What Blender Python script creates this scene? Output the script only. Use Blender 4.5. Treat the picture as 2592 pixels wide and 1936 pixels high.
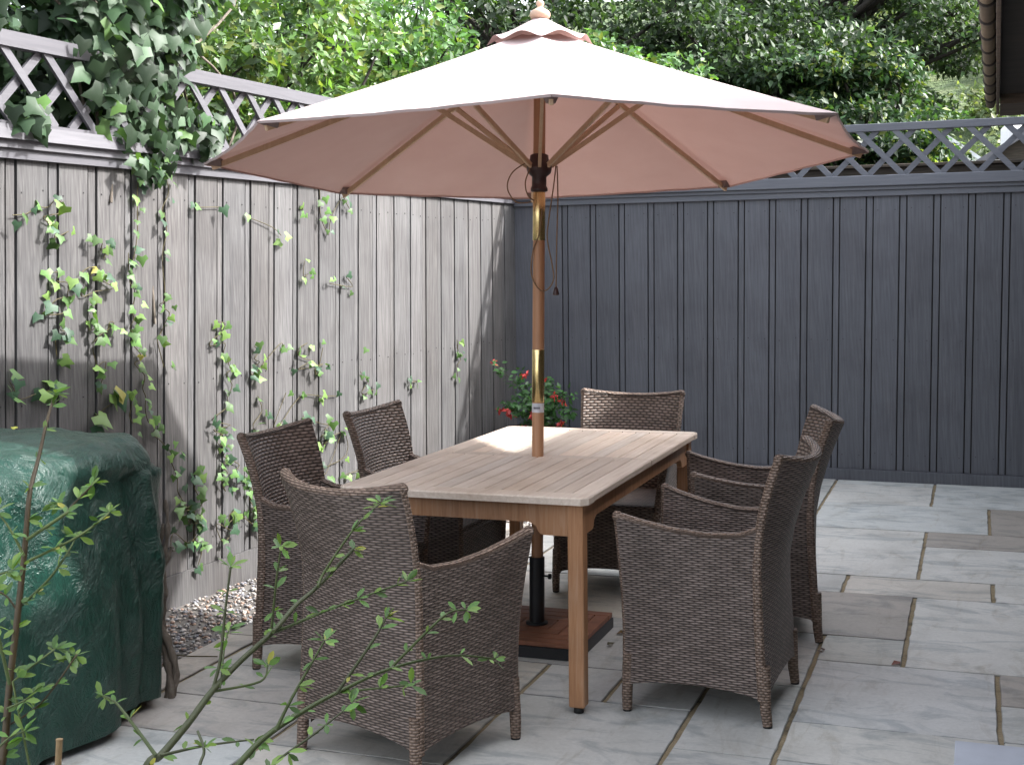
import bpy, math, random
import numpy as np
from mathutils import Vector, Matrix, noise as mnoise
for _o in list(bpy.data.objects): bpy.data.objects.remove(_o)
scene = bpy.context.scene
COL = scene.collection
rad = math.radians
# ---------------- camera ----------------
cam_d = bpy.data.cameras.new('camera'); cam = bpy.data.objects.new('camera', cam_d); COL.objects.link(cam)
CR = Vector((0.93134, 0.36394, -0.012435)); CU = Vector((-0.021174, 0.088212, 0.995877)); CF = Vector((-0.363538, 0.927235, -0.089861))
_m = Matrix((( CR.x, CU.x, -CF.x), (CR.y, CU.y, -CF.y), (CR.z, CU.z, -CF.z))).to_4x4()
_m.translation = Vector((3.558455, -9.163247, 1.504845))
cam.matrix_world = _m
cam_d.sensor_width = 36.0; cam_d.lens = 46.19; cam_d.clip_start = 0.05; cam_d.clip_end = 2000
scene.camera = cam
scene.render.resolution_x = 1024; scene.render.resolution_y = 764
# ---------------- world + sun ----------------
SUN_DIR = Vector((2.3, 1.0, 2.15)).normalized()
world = bpy.data.worlds.new('World'); scene.world = world; world.use_nodes = True
_nt = world.node_tree; _bg = _nt.nodes['Background']
_sky = _nt.nodes.new('ShaderNodeTexSky'); _sky.sky_type = 'NISHITA'; _sky.sun_disc = False
_sky.sun_elevation = math.asin(SUN_DIR.z); _sky.sun_rotation = math.atan2(SUN_DIR.x, SUN_DIR.y)
_sky.air_density = 1.0; _sky.dust_density = 3.5; _sky.ozone_density = 1.0
_hs = _nt.nodes.new('ShaderNodeHueSaturation'); _hs.inputs['Saturation'].default_value = 0.32   # thin white haze over the blue
_nt.links.new(_sky.outputs['Color'], _hs.inputs['Color']); _nt.links.new(_hs.outputs['Color'], _bg.inputs['Color']); _bg.inputs['Strength'].default_value = 0.15
sun_d = bpy.data.lights.new('sun', 'SUN'); sun_d.energy = 2.0; sun_d.angle = rad(1.3); sun_d.color = (1.0, 0.98, 0.96)
sun = bpy.data.objects.new('sun', sun_d); COL.objects.link(sun)
sun.rotation_euler = (-SUN_DIR).to_track_quat('-Z', 'Y').to_euler(); sun.location = (6, 6, 12)
scene.view_settings.view_transform = 'Standard'; scene.view_settings.look = 'None'
scene.view_settings.exposure = 2.36;
scene.view_settings.use_curve_mapping = False; scene.view_settings.gamma = 1.0
IVY = [('longest ivy vine, running from the big ivy clump down past the green cover',[(4.234,2.022),(4.228,1.923),(4.234,1.844),(4.228,1.758),(4.233,1.664),(4.249,1.59),(4.271,1.511),(4.281,1.446),(4.254,1.409),(4.254,1.358),(4.27,1.319),(4.254,1.278),(4.286,1.236),(4.243,1.205),(4.259,1.162),(4.216,1.122),(4.205,1.092),(4.248,1.073),(4.182,1.016),(4.193,0.958),(4.171,0.915),(4.177,0.867),(4.154,0.797),(4.104,0.776),(4.115,0.732),(4.075,0.704),(4.011,0.649),(3.953,0.618),(3.994,0.601),(3.958,0.533),(3.946,0.492),(3.94,0.436),(3.904,0.383),(3.868,0.329),(3.904,0.372),(3.843,0.314),(3.819,0.229),(3.806,0.171),(3.756,0.12),(3.787,0.037)],0.05),('ivy sprig high at the far left of the grey fence,leaves in a hooked cluster',[(4.979,1.723),(4.901,1.731),(4.848,1.759),(4.785,1.761),(4.73,1.799),(4.702,1.744),(4.812,1.721),(4.767,1.689),(4.73,1.67),(4.748,1.636),(4.664,1.664)],0.055),('small ivy sprig of five leaves below the hooked sprig on the grey fence',[(4.529,1.618),(4.459,1.626),(4.469,1.584),(4.438,1.598),(4.453,1.549)],0.05),('broad bright cluster of ivy leaves at mid height near the left end of the fence',[(4.812,1.482),(4.725,1.494),(4.735,1.457),(4.669,1.446),(4.674,1.392),(4.636,1.391),(4.739,1.38),(4.776,1.341),(4.826,1.32),(4.711,1.318),(4.679,1.331),(4.721,1.258),(4.674,1.242),(4.702,1.216),(4.739,1.225),(4.739,1.144)],0.06),('pale ivy spray arching right above the bright leaf cluster on the fence',[(4.597,1.486),(4.538,1.513),(4.489,1.498),(4.538,1.478),(4.489,1.47),(4.448,1.449),(4.387,1.419),(4.504,1.408),(4.587,1.389),(4.607,1.465)],0.055),('dark green ivy tuft hanging under the pale spray on the fence',[(4.528,1.349),(4.504,1.289),(4.548,1.27),(4.538,1.242),(4.488,1.246),(4.428,1.222),(4.417,1.271),(4.386,1.255),(4.518,1.185),(4.488,1.07),(4.518,1.065),(4.438,1.098),(4.473,0.983)],0.055),('ivy runner low at the left edge of the fence just above the green cover',[(4.997,1.057),(4.976,1.026),(4.942,0.98),(4.831,0.999),(4.813,0.994),(4.763,1.01),(4.758,1.03)],0.06),('large lone ivy leaves on the shaded boards above the green cover',[(4.386,0.946),(4.375,0.92),(4.508,0.859),(4.488,0.831)],0.085),('short ivy strand beside the long vine just above the green cover',[(4.296,0.945),(4.269,0.884),(4.285,0.841),(4.258,0.801),(4.292,1.575),(4.292,1.536),(4.287,1.496)],0.05),('thin ivy strand hanging from the cap rail right of the long vine',[(4.027,1.919),(4.015,1.854),(4.061,1.778),(4.038,1.742),(4.026,1.668),(4.06,1.554),(4.037,1.367),(4.082,1.334),(4.008,1.298),(4.036,1.254),(4.042,1.239),(4.076,1.196),(4.093,1.174),(4.047,1.043)],0.045),('tall ivy vine climbing the fence behind the nearest left wicker chair',[(3.633,1.236),(3.574,1.225),(3.613,1.179),(3.684,1.151),(3.697,1.12),(3.581,1.129),(3.587,1.072),(3.534,1.045),(3.554,1.022),(3.514,0.994),(3.567,0.97),(3.52,0.913),(3.553,0.85),(3.553,0.805),(3.683,0.751),(3.526,0.708),(3.67,0.701),(3.592,0.667),(3.644,0.661),(3.624,0.618),(3.559,0.605),(3.592,0.56),(3.552,0.538),(3.604,0.505),(3.552,0.468),(3.604,0.431),(3.565,0.375)],0.05),('ivy drape trailing down to the gravel beside the nearest left wicker chair',[(3.512,0.524),(3.451,0.491),(3.485,0.462),(3.417,0.427),(3.444,0.406),(3.375,0.404),(3.354,0.349),(3.368,0.305),(3.333,0.26),(3.305,0.261),(3.361,0.236),(3.29,0.198),(3.333,0.171),(3.29,0.129),(3.498,0.261),(3.551,0.204),(3.471,0.231),(3.577,0.109),(3.642,0.221),(3.504,0.153),(3.247,-0.088)],0.06),('low ivy tuft on the baseboard between the two climbing vines',[(3.789,0.516),(3.838,0.487),(3.807,0.463),(3.819,0.441),(3.788,0.388),(3.763,0.335),(3.844,0.33),(3.952,0.333),(3.782,0.351),(3.868,0.263),(3.782,0.247),(3.855,0.164),(3.975,0.243),(3.975,0.149),(3.806,0.179),(3.751,0.273),(3.819,0.294)],0.06),('ivy sprig at mid height above the nearest left wicker chair',[(3.329,1.097),(3.294,1.061),(3.322,1.029),(3.279,1.01),(3.357,0.978),(3.322,0.954),(3.105,1.092),(3.067,1.081)],0.05),('loose ivy sprig on the fence above the gap between the two left chairs',[(2.835,1.084),(2.906,1.062),(2.929,1.028),(2.858,0.997),(2.802,0.984),(2.921,0.944),(2.672,0.956),(2.754,0.935),(2.729,0.906),(2.68,1.048)],0.05),('scattered ivy leaves on a bare twig just above the nearest left chair back',[(3.293,0.833),(3.257,0.753),(3.335,0.69),(3.32,0.65),(3.044,0.827),(3.148,0.664),(3.103,0.65),(2.905,0.792),(2.688,0.775),(2.528,0.759)],0.055),('leafy ivy knot on the fence between the two left chair backs',[(2.873,0.681),(2.81,0.661),(2.696,0.62),(2.612,0.601),(2.663,0.58),(2.612,0.564),(2.696,0.547),(2.612,0.518),(2.695,0.492),(2.458,0.546),(2.423,0.403),(2.703,0.355),(2.645,0.327),(2.468,0.547),(2.281,0.292),(2.451,0.288)],0.06),('ivy strand hanging from the cap rail at the left tip of the parasol',[(2.715,1.928),(2.707,1.866),(2.707,1.813),(2.69,1.76),(2.648,1.708),(2.614,1.681),(2.589,1.772),(2.477,1.893),(2.424,1.859),(2.389,1.832),(2.885,1.825),(2.877,1.791)],0.045),('single curved ivy twig with a pale leaf below the cap rail',[(3.353,1.752),(3.174,1.711),(3.084,1.67),(3.616,1.8),(3.849,1.792)],0.055),('few tiny ivy leaves on sunlit boards above the middle left chair',[(2.86,1.535),(2.876,1.452),(2.82,1.464),(2.424,1.441),(2.362,1.384),(2.614,1.408),(2.254,1.03)],0.045),('small ivy sprig on the sunlit boards right of the middle left chair back',[(2.263,0.878),(2.189,0.814),(2.245,0.761),(2.227,0.74),(2.105,0.763),(1.657,0.778),(1.562,0.76),(1.646,0.762)],0.045),('short bright ivy strand on the sunlit boards nearest the fence corner',[(1.004,0.997),(0.993,0.93),(0.981,0.885),(0.945,0.855),(1.006,0.816),(0.995,0.744)],0.045)]
BR_MAIN = [([(2.316,-7.6282,0.6705),(2.3203,-7.5531,0.7482),(2.3016,-7.4953,0.7404),(2.3047,-7.4253,0.7692),(2.3052,-7.3562,0.8011),(2.3154,-7.2831,0.8331),(2.3335,-7.2071,0.865),(2.3374,-7.1368,0.894),(2.3442,-7.0663,0.9135),(2.375,-6.9831,0.9679)],0.0062,0.0028),([(2.3536,-7.0826,0.918),(2.348,-7.0479,0.9369),(2.3785,-6.9943,1.0044),(2.391,-6.9518,1.0312),(2.3988,-6.9122,1.0465)],0.0022,0.001),([(2.3423,-7.2211,0.8696),(2.3271,-7.1876,0.8592),(2.3985,-7.1164,0.8881),(2.4538,-7.0525,0.9068),(2.492,-6.996,0.9177)],0.0026,0.0012),([(2.302,-7.3516,0.7994),(2.304,-7.3284,0.8452),(2.3005,-7.3044,0.9217),(2.2984,-7.2802,0.994)],0.0024,0.0014),([(2.3395,-7.2217,0.8753),(2.372,-7.2536,0.9711),(2.4047,-7.2881,1.0391)],0.002,0.0012),([(2.4595,-7.6214,0.717),(2.4748,-7.5415,0.7639),(2.4794,-7.4684,0.7841),(2.5016,-7.3887,0.8013),(2.5177,-7.3124,0.8079),(2.5693,-7.221,0.8266),(2.6366,-7.1252,0.828),(2.6857,-7.0391,0.8022)],0.0056,0.0012),([(2.5452,-7.3615,0.8264),(2.5847,-7.3119,0.9004),(2.592,-7.2792,0.9297)],0.0022,0.0013),([(2.5837,-7.2373,0.8385),(2.6287,-7.1785,0.8929),(2.6427,-7.1356,0.9082),(2.6553,-7.0951,0.9033)],0.002,0.0011),([(2.5081,-7.4861,0.8038),(2.517,-7.4517,0.8441),(2.549,-7.4046,0.9227)],0.0024,0.0013),([(2.5936,-7.6703,0.7827),(2.5903,-7.6284,0.8111),(2.6209,-7.5733,0.8379),(2.6321,-7.5273,0.8497),(2.638,-7.4838,0.858)],0.0018,0.0009),([(2.307,-7.3496,0.7993),(2.35,-7.2789,0.7987),(2.3343,-7.2299,0.8109)],0.002,0.0011),([(2.3385,-7.5561,0.7671),(2.2848,-7.5378,0.8023),(2.2372,-7.5182,0.8264),(2.1966,-7.4982,0.8259)],0.0024,0.0011),([(2.3272,-7.5293,0.7559),(2.3692,-7.4749,0.7573),(2.423,-7.4164,0.7538)],0.0022,0.0011),([(2.5406,-7.3107,0.8126),(2.603,-7.2594,0.8115),(2.612,-7.2294,0.8059)],0.0016,0.0009),([(2.3144,-7.3462,0.8046),(2.2782,-7.2746,0.8554),(2.2434,-7.2067,0.8625)],0.0013,0.0008),([(2.4551,-7.6114,0.838),(2.4835,-7.6377,0.8222),(2.4967,-7.6698,0.809),(2.5144,-7.7037,0.7585)],0.0015,0.002)]
BR_LEFT = [([(2.1063,-7.6556,0.6795),(2.1006,-7.6181,0.7565),(2.086,-7.5815,0.8582),(2.0741,-7.5442,0.9582),(2.0605,-7.5087,1.0457),(2.0447,-7.4743,1.1308),(2.0292,-7.4451,1.1605),(2.0158,-7.4152,1.189),(2.0039,-7.3835,1.2313),(1.9908,-7.353,1.2646),(1.9786,-7.3232,1.2879)],0.0058,0.0014),([(2.0668,-7.5355,0.9658),(2.0883,-7.4875,1.0034),(2.094,-7.4457,1.04),(2.0835,-7.4123,1.0568)],0.002,0.001),([(2.0819,-7.5222,1.0423),(2.1234,-7.4675,1.0679),(2.1375,-7.4242,1.087),(2.1353,-7.3879,1.099)],0.002,0.0012),([(2.1062,-7.4517,1.1143),(2.0987,-7.4365,1.1163),(2.1129,-7.4106,1.1412),(2.1089,-7.3935,1.1487)],0.0014,0.0009),([(2.1289,-7.6276,0.8771),(2.0985,-7.6256,1.0212),(2.1275,-7.6114,1.05)],0.0022,0.0012),([(2.0977,-7.587,0.8663),(2.1217,-7.548,0.8934),(2.1232,-7.5197,0.9011)],0.0016,0.001),([(2.0945,-7.5948,0.7989),(2.1289,-7.5605,0.8278),(2.1634,-7.5229,0.8903),(2.1545,-7.5084,0.8904)],0.0014,0.0009),([(2.1467,-7.6824,0.7956),(2.1485,-7.6538,0.8055),(2.1509,-7.6259,0.8061)],0.0016,0.001),([(2.0746,-7.5243,1.0501),(2.0521,-7.5289,1.0939),(2.03,-7.5345,1.1248)],0.002,0.001),([(2.0681,-7.5355,0.9606),(2.0496,-7.5402,0.9865),(2.0303,-7.5468,0.997)],0.0016,0.001),([(2.1251,-7.6326,0.8406),(2.1323,-7.6025,0.8443),(2.1285,-7.5766,0.8484)],0.0014,0.001),([(2.0776,-7.5206,1.0756),(2.0957,-7.4902,1.0943),(2.1107,-7.4611,1.1109),(2.0979,-7.4449,1.1074),(2.0786,-7.4302,1.1141),(2.0552,-7.4179,1.1136)],0.0022,0.0022)]
CANE = ([(2.1302, -7.5425, 0.637), (2.1334, -7.5296, 0.7577)], 0.0045, 0.0045)
TIPS = [(2.244, -5.464, 2.001), (2.977, -4.769, 1.976), (2.968, -3.762, 1.931), (2.265, -3.064, 1.853), (1.271, -3.025, 1.828), (0.586, -3.742, 1.843), (0.531, -4.735, 1.914), (1.235, -5.461, 1.973)]
# ---------------- helpers ----------------
def tag(o, label=None, cat=None, group=None, kind=None):
    if label: o['label'] = label
    if cat: o['category'] = cat
    if group: o['group'] = group
    if kind: o['kind'] = kind
    return o
def empty(name, loc=(0, 0, 0), rz=0.0):
    e = bpy.data.objects.new(name, None); COL.objects.link(e); e.location = loc; e.rotation_euler = (0, 0, rz)
    e.empty_display_size = 0.2
    return e
class MB:
    """collects polygons (with optional uv in metres and a tone per face)"""
    def __init__(s): s.v = []; s.f = []; s.uv = []; s.t = []; s.sm = []
    def add(s, vs, fs, uvs=None, tone=1.0, smooth=False):
        b = len(s.v); s.v.extend([tuple(p) for p in vs])
        for i, f in enumerate(fs):
            s.f.append(tuple(b + k for k in f))
            s.uv.append([tuple(u) for u in uvs[i]] if uvs else [(0.0, 0.0)] * len(f))
            s.t.append(tone if not isinstance(tone, (list,)) else tone[i]); s.sm.append(smooth)
    def box(s, a, b, tone=1.0, bev=0.0, M=None):
        x0, y0, z0 = a; x1, y1, z1 = b
        if bev <= 0:
            vs = [(x, y, z) for x in (x0, x1) for y in (y0, y1) for z in (z0, z1)]
            fs = [(0, 1, 3, 2), (4, 6, 7, 5), (0, 4, 5, 1), (2, 3, 7, 6), (0, 2, 6, 4), (1, 5, 7, 3)]
            if M: vs = [M @ Vector(p) for p in vs]
            s.add(vs, fs, None, tone); return
        # chamfered box as stacked rings
        def ring(z, i): return [(x0 + i, y0 + bev, z), (x0 + bev, y0 + i, z), (x1 - bev, y0 + i, z), (x1 - i, y0 + bev, z), (x1 - i, y1 - bev, z), (x1 - bev, y1 - i, z), (x0 + bev, y1 - i, z), (x0 + i, y1 - bev, z)]
        def rin(z): return [(x0 + bev, y0 + bev, z), (x0 + bev, y0 + bev, z), (x1 - bev, y0 + bev, z), (x1 - bev, y0 + bev, z), (x1 - bev, y1 - bev, z), (x1 - bev, y1 - bev, z), (x0 + bev, y1 - bev, z), (x0 + bev, y1 - bev, z)]
        R = [ring(z0 + bev, 0), ring(z1 - bev, 0)]
        vs = R[0] + R[1]
        bq = [(x0 + bev, y0 + bev, z0), (x1 - bev, y0 + bev, z0), (x1 - bev, y1 - bev, z0), (x0 + bev, y1 - bev, z0)]
        tq = [(p[0], p[1], z1) for p in bq]
        vs = vs + bq + tq
        fs = []
        for i in range(8):
            j = (i + 1) % 8; fs.append((i, j, 8 + j, 8 + i))
        B, T = 16, 20
        # corner tris and edge quads
        for c in range(4):
            i0 = 2 * c; i1 = 2 * c + 1; i2 = (2 * c + 2) % 8; n = (c + 1) % 4
            fs.append((i1, i0, B + c)); fs.append((8 + i0, 8 + i1, T + c))
            fs.append((i2, i1, B + c, B + n)); fs.append((8 + i1, 8 + i2, T + n, T + c))
        fs.append((B + 3, B + 2, B + 1, B)); fs.append((T, T + 1, T + 2, T + 3))
        if M: vs = [M @ Vector(p) for p in vs]
        s.add(vs, fs, None, tone)
    def bar(s, p, q, w, h, up=(0, 0, 1), tone=1.0, bev=0.0):
        p = Vector(p); q = Vector(q); d = (q - p); L = d.length; d.normalize()
        x = d.cross(Vector(up));
        if x.length < 1e-5: x = d.cross(Vector((1, 0, 0)))
        x.normalize(); z = x.cross(d)
        M = Matrix(((x.x, d.x, z.x, p.x), (x.y, d.y, z.y, p.y), (x.z, d.z, z.z, p.z), (0, 0, 0, 1)))
        s.box((-w / 2, 0, -h / 2), (w / 2, L, h / 2), tone, bev, M)
    def tube(s, pts, rs, n=10, tone=1.0, caps=True, vrep=1.0):
        pts = [Vector(p) for p in pts]
        if not isinstance(rs, (list, tuple)): rs = [rs] * len(pts)
        ref = None; rings = []; ln = 0.0; lens = []
        for i, p in enumerate(pts):
            a = pts[max(i - 1, 0)]; b = pts[min(i + 1, len(pts) - 1)]
            d = (b - a); d = d.normalized() if d.length > 1e-9 else Vector((0, 0, 1))
            if ref is None:
                ref = d.cross(Vector((0.3, 0.2, 1))) if abs(d.z) < .9 else d.cross(Vector((1, 0, 0)))
            x = ref - d * ref.dot(d); x.normalize(); ref = x; y = d.cross(x)
            rings.append([p + (x * math.cos(2 * math.pi * k / n) + y * math.sin(2 * math.pi * k / n)) * rs[i] for k in range(n)])
            if i: ln += (p - pts[i - 1]).length
            lens.append(ln)
        vs = [v for r in rings for v in r]; fs = []; uv = []
        for i in range(len(pts) - 1):
            for k in range(n):
                l = (k + 1) % n
                fs.append((i * n + k, i * n + l, (i + 1) * n + l, (i + 1) * n + k))
                c = 2 * math.pi * max(rs) / n
                uv.append([(k * c, lens[i]), ((k + 1) * c, lens[i]), ((k + 1) * c, lens[i + 1]), (k * c, lens[i + 1])])
        s.add(vs, fs, uv, tone, True)
        if caps:
            s.add(rings[0], [tuple(range(n))[::-1]], None, tone); s.add(rings[-1], [tuple(range(n))], None, tone)
    def lathe(s, prof, c, n=24, tone=1.0, axis=None):
        c = Vector(c); az = Vector(axis).normalized() if axis is not None else Vector((0, 0, 1))
        ax = az.orthogonal().normalized(); ay = az.cross(ax)
        vs = []; fs = []
        for r, z in prof:
            for k in range(n):
                a = 2 * math.pi * k / n; vs.append(c + ax * (r * math.cos(a)) + ay * (r * math.sin(a)) + az * z)
        for i in range(len(prof) - 1):
            for k in range(n):
                l = (k + 1) % n; fs.append((i * n + k, i * n + l, (i + 1) * n + l, (i + 1) * n + k))
        s.add(vs, fs, None, tone, True)
    def grid(s, P, UV=None, tone=1.0, smooth=True, flip=False):
        ni = len(P); nj = len(P[0]); vs = [p for row in P for p in row]; fs = []; uv = []
        for i in range(ni - 1):
            for j in range(nj - 1):
                f = [(i, j), (i + 1, j), (i + 1, j + 1), (i, j + 1)]
                if flip: f = f[::-1]
                fs.append(tuple(a * nj + b for a, b in f))
                if UV: uv.append([UV[a][b] for a, b in f])
        s.add(vs, fs, uv if UV else None, tone, smooth)
    def build(s, name, mat, parent=None, loc=None):
        me = bpy.data.meshes.new(name); me.from_pydata(s.v, [], s.f); me.update()
        n = len(me.loops)
        lay = me.uv_layers.new(name='UVMap'); arr = np.array([c for u in s.uv for c in u], dtype=np.float32).ravel()
        lay.data.foreach_set('uv', arr)
        ca = me.color_attributes.new('tone', 'FLOAT_COLOR', 'CORNER')
        tn = []
        for t, f in zip(s.t, s.f):
            c = (t, t, t, 1.0) if not isinstance(t, tuple) else (t[0], t[1], t[2], 1.0)
            tn.extend(c * len(f))
        ca.data.foreach_set('color', np.array(tn, dtype=np.float32))
        me.polygons.foreach_set('use_smooth', s.sm)
        if isinstance(mat, (list, tuple)):
            for m in mat: me.materials.append(m)
        else: me.materials.append(mat)
        o = bpy.data.objects.new(name, me); COL.objects.link(o)
        if parent is not None: o.parent = parent
        if loc is not None: o.location = loc
        return o
def rot_mat(rng, n):
    q = rng.normal(size=(n, 4)); q /= np.linalg.norm(q, axis=1)[:, None]
    return q
def leaf_mesh(name, mat, pos, nrm, tip, size, template, tris, tones, parent=None):
    """many leaves in one mesh: pos, nrm (face normal), tip (direction), size arrays; template Nx3 in (side, along, normal)"""
    pos = np.asarray(pos, float); nrm = np.asarray(nrm, float); tip = np.asarray(tip, float)
    nrm /= np.linalg.norm(nrm, axis=1)[:, None] + 1e-9
    tip = tip - nrm * np.sum(tip * nrm, axis=1)[:, None]; tip /= np.linalg.norm(tip, axis=1)[:, None] + 1e-9
    side = np.cross(tip, nrm)
    T = np.asarray(template, float); n = len(pos); k = len(T); sz = np.asarray(size, float)[:, None, None]
    V = pos[:, None, :] + sz * (T[None, :, 0, None] * side[:, None, :] + T[None, :, 1, None] * tip[:, None, :] + T[None, :, 2, None] * nrm[:, None, :])
    V = V.reshape(-1, 3)
    F = (np.asarray(tris)[None, :, :] + (np.arange(n) * k)[:, None, None]).reshape(-1, 3)
    me = bpy.data.meshes.new(name)
    me.vertices.add(len(V)); me.vertices.foreach_set('co', V.astype(np.float32).ravel())
    me.loops.add(F.size); me.loops.foreach_set('vertex_index', F.astype(np.int32).ravel())
    me.polygons.add(len(F)); me.polygons.foreach_set('loop_start', (np.arange(len(F)) * 3).astype(np.int32))
    me.polygons.foreach_set('loop_total', np.full(len(F), 3, dtype=np.int32))
    ca = me.color_attributes.new('tone', 'FLOAT_COLOR', 'POINT')
    tn = np.repeat(np.asarray(tones, float), k, axis=0)
    ca.data.foreach_set('color', np.concatenate([tn, np.ones((len(tn), 1))], axis=1).astype(np.float32).ravel())
    me.update(calc_edges=True); me.validate()
    me.materials.append(mat)
    o = bpy.data.objects.new(name, me); COL.objects.link(o)
    if parent is not None: o.parent = parent
    return o
# leaf templates (side, along, normal); base of the leaf at the origin
IVY_T = [(0, 0.05, 0), (-.34, -.12, -.05), (-.52, .22, -.10), (-.27, .42, -.04), (0, .95, -.12), (.27, .42, -.04), (.52, .22, -.10), (.34, -.12, -.05), (0, .4, .03)]
IVY_F = [(8, 0, 1), (8, 1, 2), (8, 2, 3), (8, 3, 4), (8, 4, 5), (8, 5, 6), (8, 6, 7), (8, 7, 0)]
OVAL_T = [(0, 0, 0), (-.26, .38, .06), (0, 1, -.05), (.26, .38, .06), (0, .45, -.03)]
OVAL_F = [(0, 4, 1), (1, 4, 2), (2, 4, 3), (3, 4, 0)]
NARROW_T = [(0, 0, 0), (-.17, .38, .04), (-.18, .72, .01), (0, 1, -.05), (.18, .72, .01), (.17, .38, .04), (0, .5, -.03)]
NARROW_F = [(0, 6, 1), (1, 6, 2), (2, 6, 3), (3, 6, 4), (4, 6, 5), (5, 6, 0)]
def tones_for(rng, n, base, var=.35, hue=None, p_alt=0.0):
    b = np.array(base)[None, :] * np.exp(rng.normal(0, var, n))[:, None]
    if hue is not None:
        m = rng.random(n) < p_alt; b[m] = np.array(hue)[None, :] * np.exp(rng.normal(0, var * .6, m.sum()))[:, None]
    return np.clip(b, 0, .8)

# ---------------- materials ----------------
def newmat(name):
    m = bpy.data.materials.new(name); m.use_nodes = True
    nt = m.node_tree; b = nt.nodes['Principled BSDF']
    return m, nt, b
def N(nt, t, **kw):
    n = nt.nodes.new(t)
    for k, v in kw.items():
        if k in n.inputs: n.inputs[k].default_value = v
        else: setattr(n, k, v)
    return n
def L(nt, a, b): nt.links.new(a, b)
def mapping(nt, scale, coord='Object'):
    tc = N(nt, 'ShaderNodeTexCoord'); mp = N(nt, 'ShaderNodeMapping'); mp.inputs['Scale'].default_value = scale
    L(nt, tc.outputs[coord], mp.inputs['Vector']); return mp.outputs['Vector']
def ramp(nt, fac, stops):
    r = N(nt, 'ShaderNodeValToRGB'); L(nt, fac, r.inputs['Fac'])
    el = r.color_ramp.elements
    while len(el) < len(stops): el.new(0.5)
    for e, (p, c) in zip(el, stops): e.position = p; e.color = (c[0], c[1], c[2], 1)
    return r.outputs['Color']
def mul(nt, a, b, fac=1.0):
    m = N(nt, 'ShaderNodeMix', data_type='RGBA', blend_type='MULTIPLY'); m.inputs['Factor'].default_value = fac
    L(nt, a, m.inputs['A'])
    if hasattr(b, 'is_output'): L(nt, b, m.inputs['B'])
    else: m.inputs['B'].default_value = (*b, 1)
    return m.outputs['Result']
def mixc(nt, fac, a, b, mode='MIX'):
    m = N(nt, 'ShaderNodeMix', data_type='RGBA', blend_type=mode)
    for key, v in (('Factor', fac), ('A', a), ('B', b)):
        if hasattr(v, 'is_output'): L(nt, v, m.inputs[key])
        else: m.inputs[key].default_value = (*v, 1) if isinstance(v, tuple) else v
    return m.outputs['Result']
def tone(nt):
    a = N(nt, 'ShaderNodeAttribute'); a.attribute_name = 'tone'; return a.outputs['Color']
def bump(nt, b, h, strength=.3, dist=.002):
    n = N(nt, 'ShaderNodeBump'); n.inputs['Strength'].default_value = strength; n.inputs['Distance'].default_value = dist
    L(nt, h, n.inputs['Height']); L(nt, n.outputs['Normal'], b.inputs['Normal'])
def noise(nt, vec, scale, detail=4, rough=.6, dist=0.0):
    n = N(nt, 'ShaderNodeTexNoise'); n.inputs['Scale'].default_value = scale; n.inputs['Detail'].default_value = detail
    n.inputs['Roughness'].default_value = rough; n.inputs['Distortion'].default_value = dist
    if vec is not None: L(nt, vec, n.inputs['Vector'])
    return n.outputs['Fac']
def wood(name, stops, scale=(22, 22, 1.1), rough=.65, bstr=.35, coord='Object', use_tone=True, stain=None, wave=0.0):
    m, nt, b = newmat(name)
    v = mapping(nt, scale, coord)
    f = noise(nt, v, 3.0, 6, .62, .6)
    c = ramp(nt, f, stops)
    if use_tone: c = mul(nt, c, tone(nt))
    v2 = mapping(nt, (1, 1, 1), coord); f2 = noise(nt, v2, 2.3, 4, .6)
    if wave:
        w_ = N(nt, 'ShaderNodeTexWave', wave_type='BANDS', bands_direction='DIAGONAL'); w_.inputs['Scale'].default_value = 6.0; w_.inputs['Distortion'].default_value = 9.0; w_.inputs['Detail'].default_value = 2.5; w_.inputs['Detail Scale'].default_value = .9
        L(nt, mapping(nt, (4.5, 4.5, .32), coord), w_.inputs['Vector'])
        c = mul(nt, c, ramp(nt, w_.outputs['Fac'], [(.1, (1 - wave,) * 3), (.6, (1 + wave * .3,) * 3)]))
    if stain: c = mixc(nt, ramp(nt, f2, [(.45, (0, 0, 0)), (.7, (1, 1, 1))]), c, mul(nt, c, stain))
    L(nt, c, b.inputs['Base Color']); b.inputs['Roughness'].default_value = rough
    bump(nt, b, f, bstr, .002)
    return m
M = {}
M['fence_left'] = wood('weathered_fence_paint', [(.25, (.052, .050, .052)), (.42, (.084, .081, .082)), (.6, (.120, .116, .115)), (.8, (.160, .156, .153))], (26, 26, .8), .7, .6, stain=(.76, .74, .73), wave=.13)
M['fence_right'] = wood('slate_fence_paint', [(.3, (.084, .089, .106)), (.55, (.104, .109, .127)), (.75, (.132, .136, .153))], (18, 18, .8), .62, .3, stain=(.82, .80, .80), wave=.08)
M['trim_left'] = wood('grey_trim_paint', [(.3, (.085, .083, .094)), (.7, (.118, .115, .128))], (5, 1.0, 20), .6, .25)
M['trim_right'] = wood('slate_trim_paint', [(.3, (.100, .108, .130)), (.7, (.135, .143, .165))], (1.0, 5, 20), .55, .25)
M['groove'] = wood('dark_backing_board', [(.3, (.006, .005, .005)), (.7, (.016, .012, .010))])
M['teak_top'] = wood('weathered_teak', [(.25, (.55, .435, .35)), (.5, (.67, .56, .465)), (.75, (.75, .65, .56))], (24, 1.1, 24), .6, .3, stain=(.80, .76, .72))
M['teak'] = wood('teak_frame_wood', [(.25, (.25, .115, .05)), (.5, (.38, .19, .09)), (.75, (.45, .27, .16))], (18, 18, 1.2), .5, .2, stain=(.75, .80, .9))
M['parasol_wood'] = wood('varnished_parasol_wood', [(.3, (.39, .195, .10)), (.7, (.49, .265, .145))], (14, 14, 1.0), .45, .08)
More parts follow.
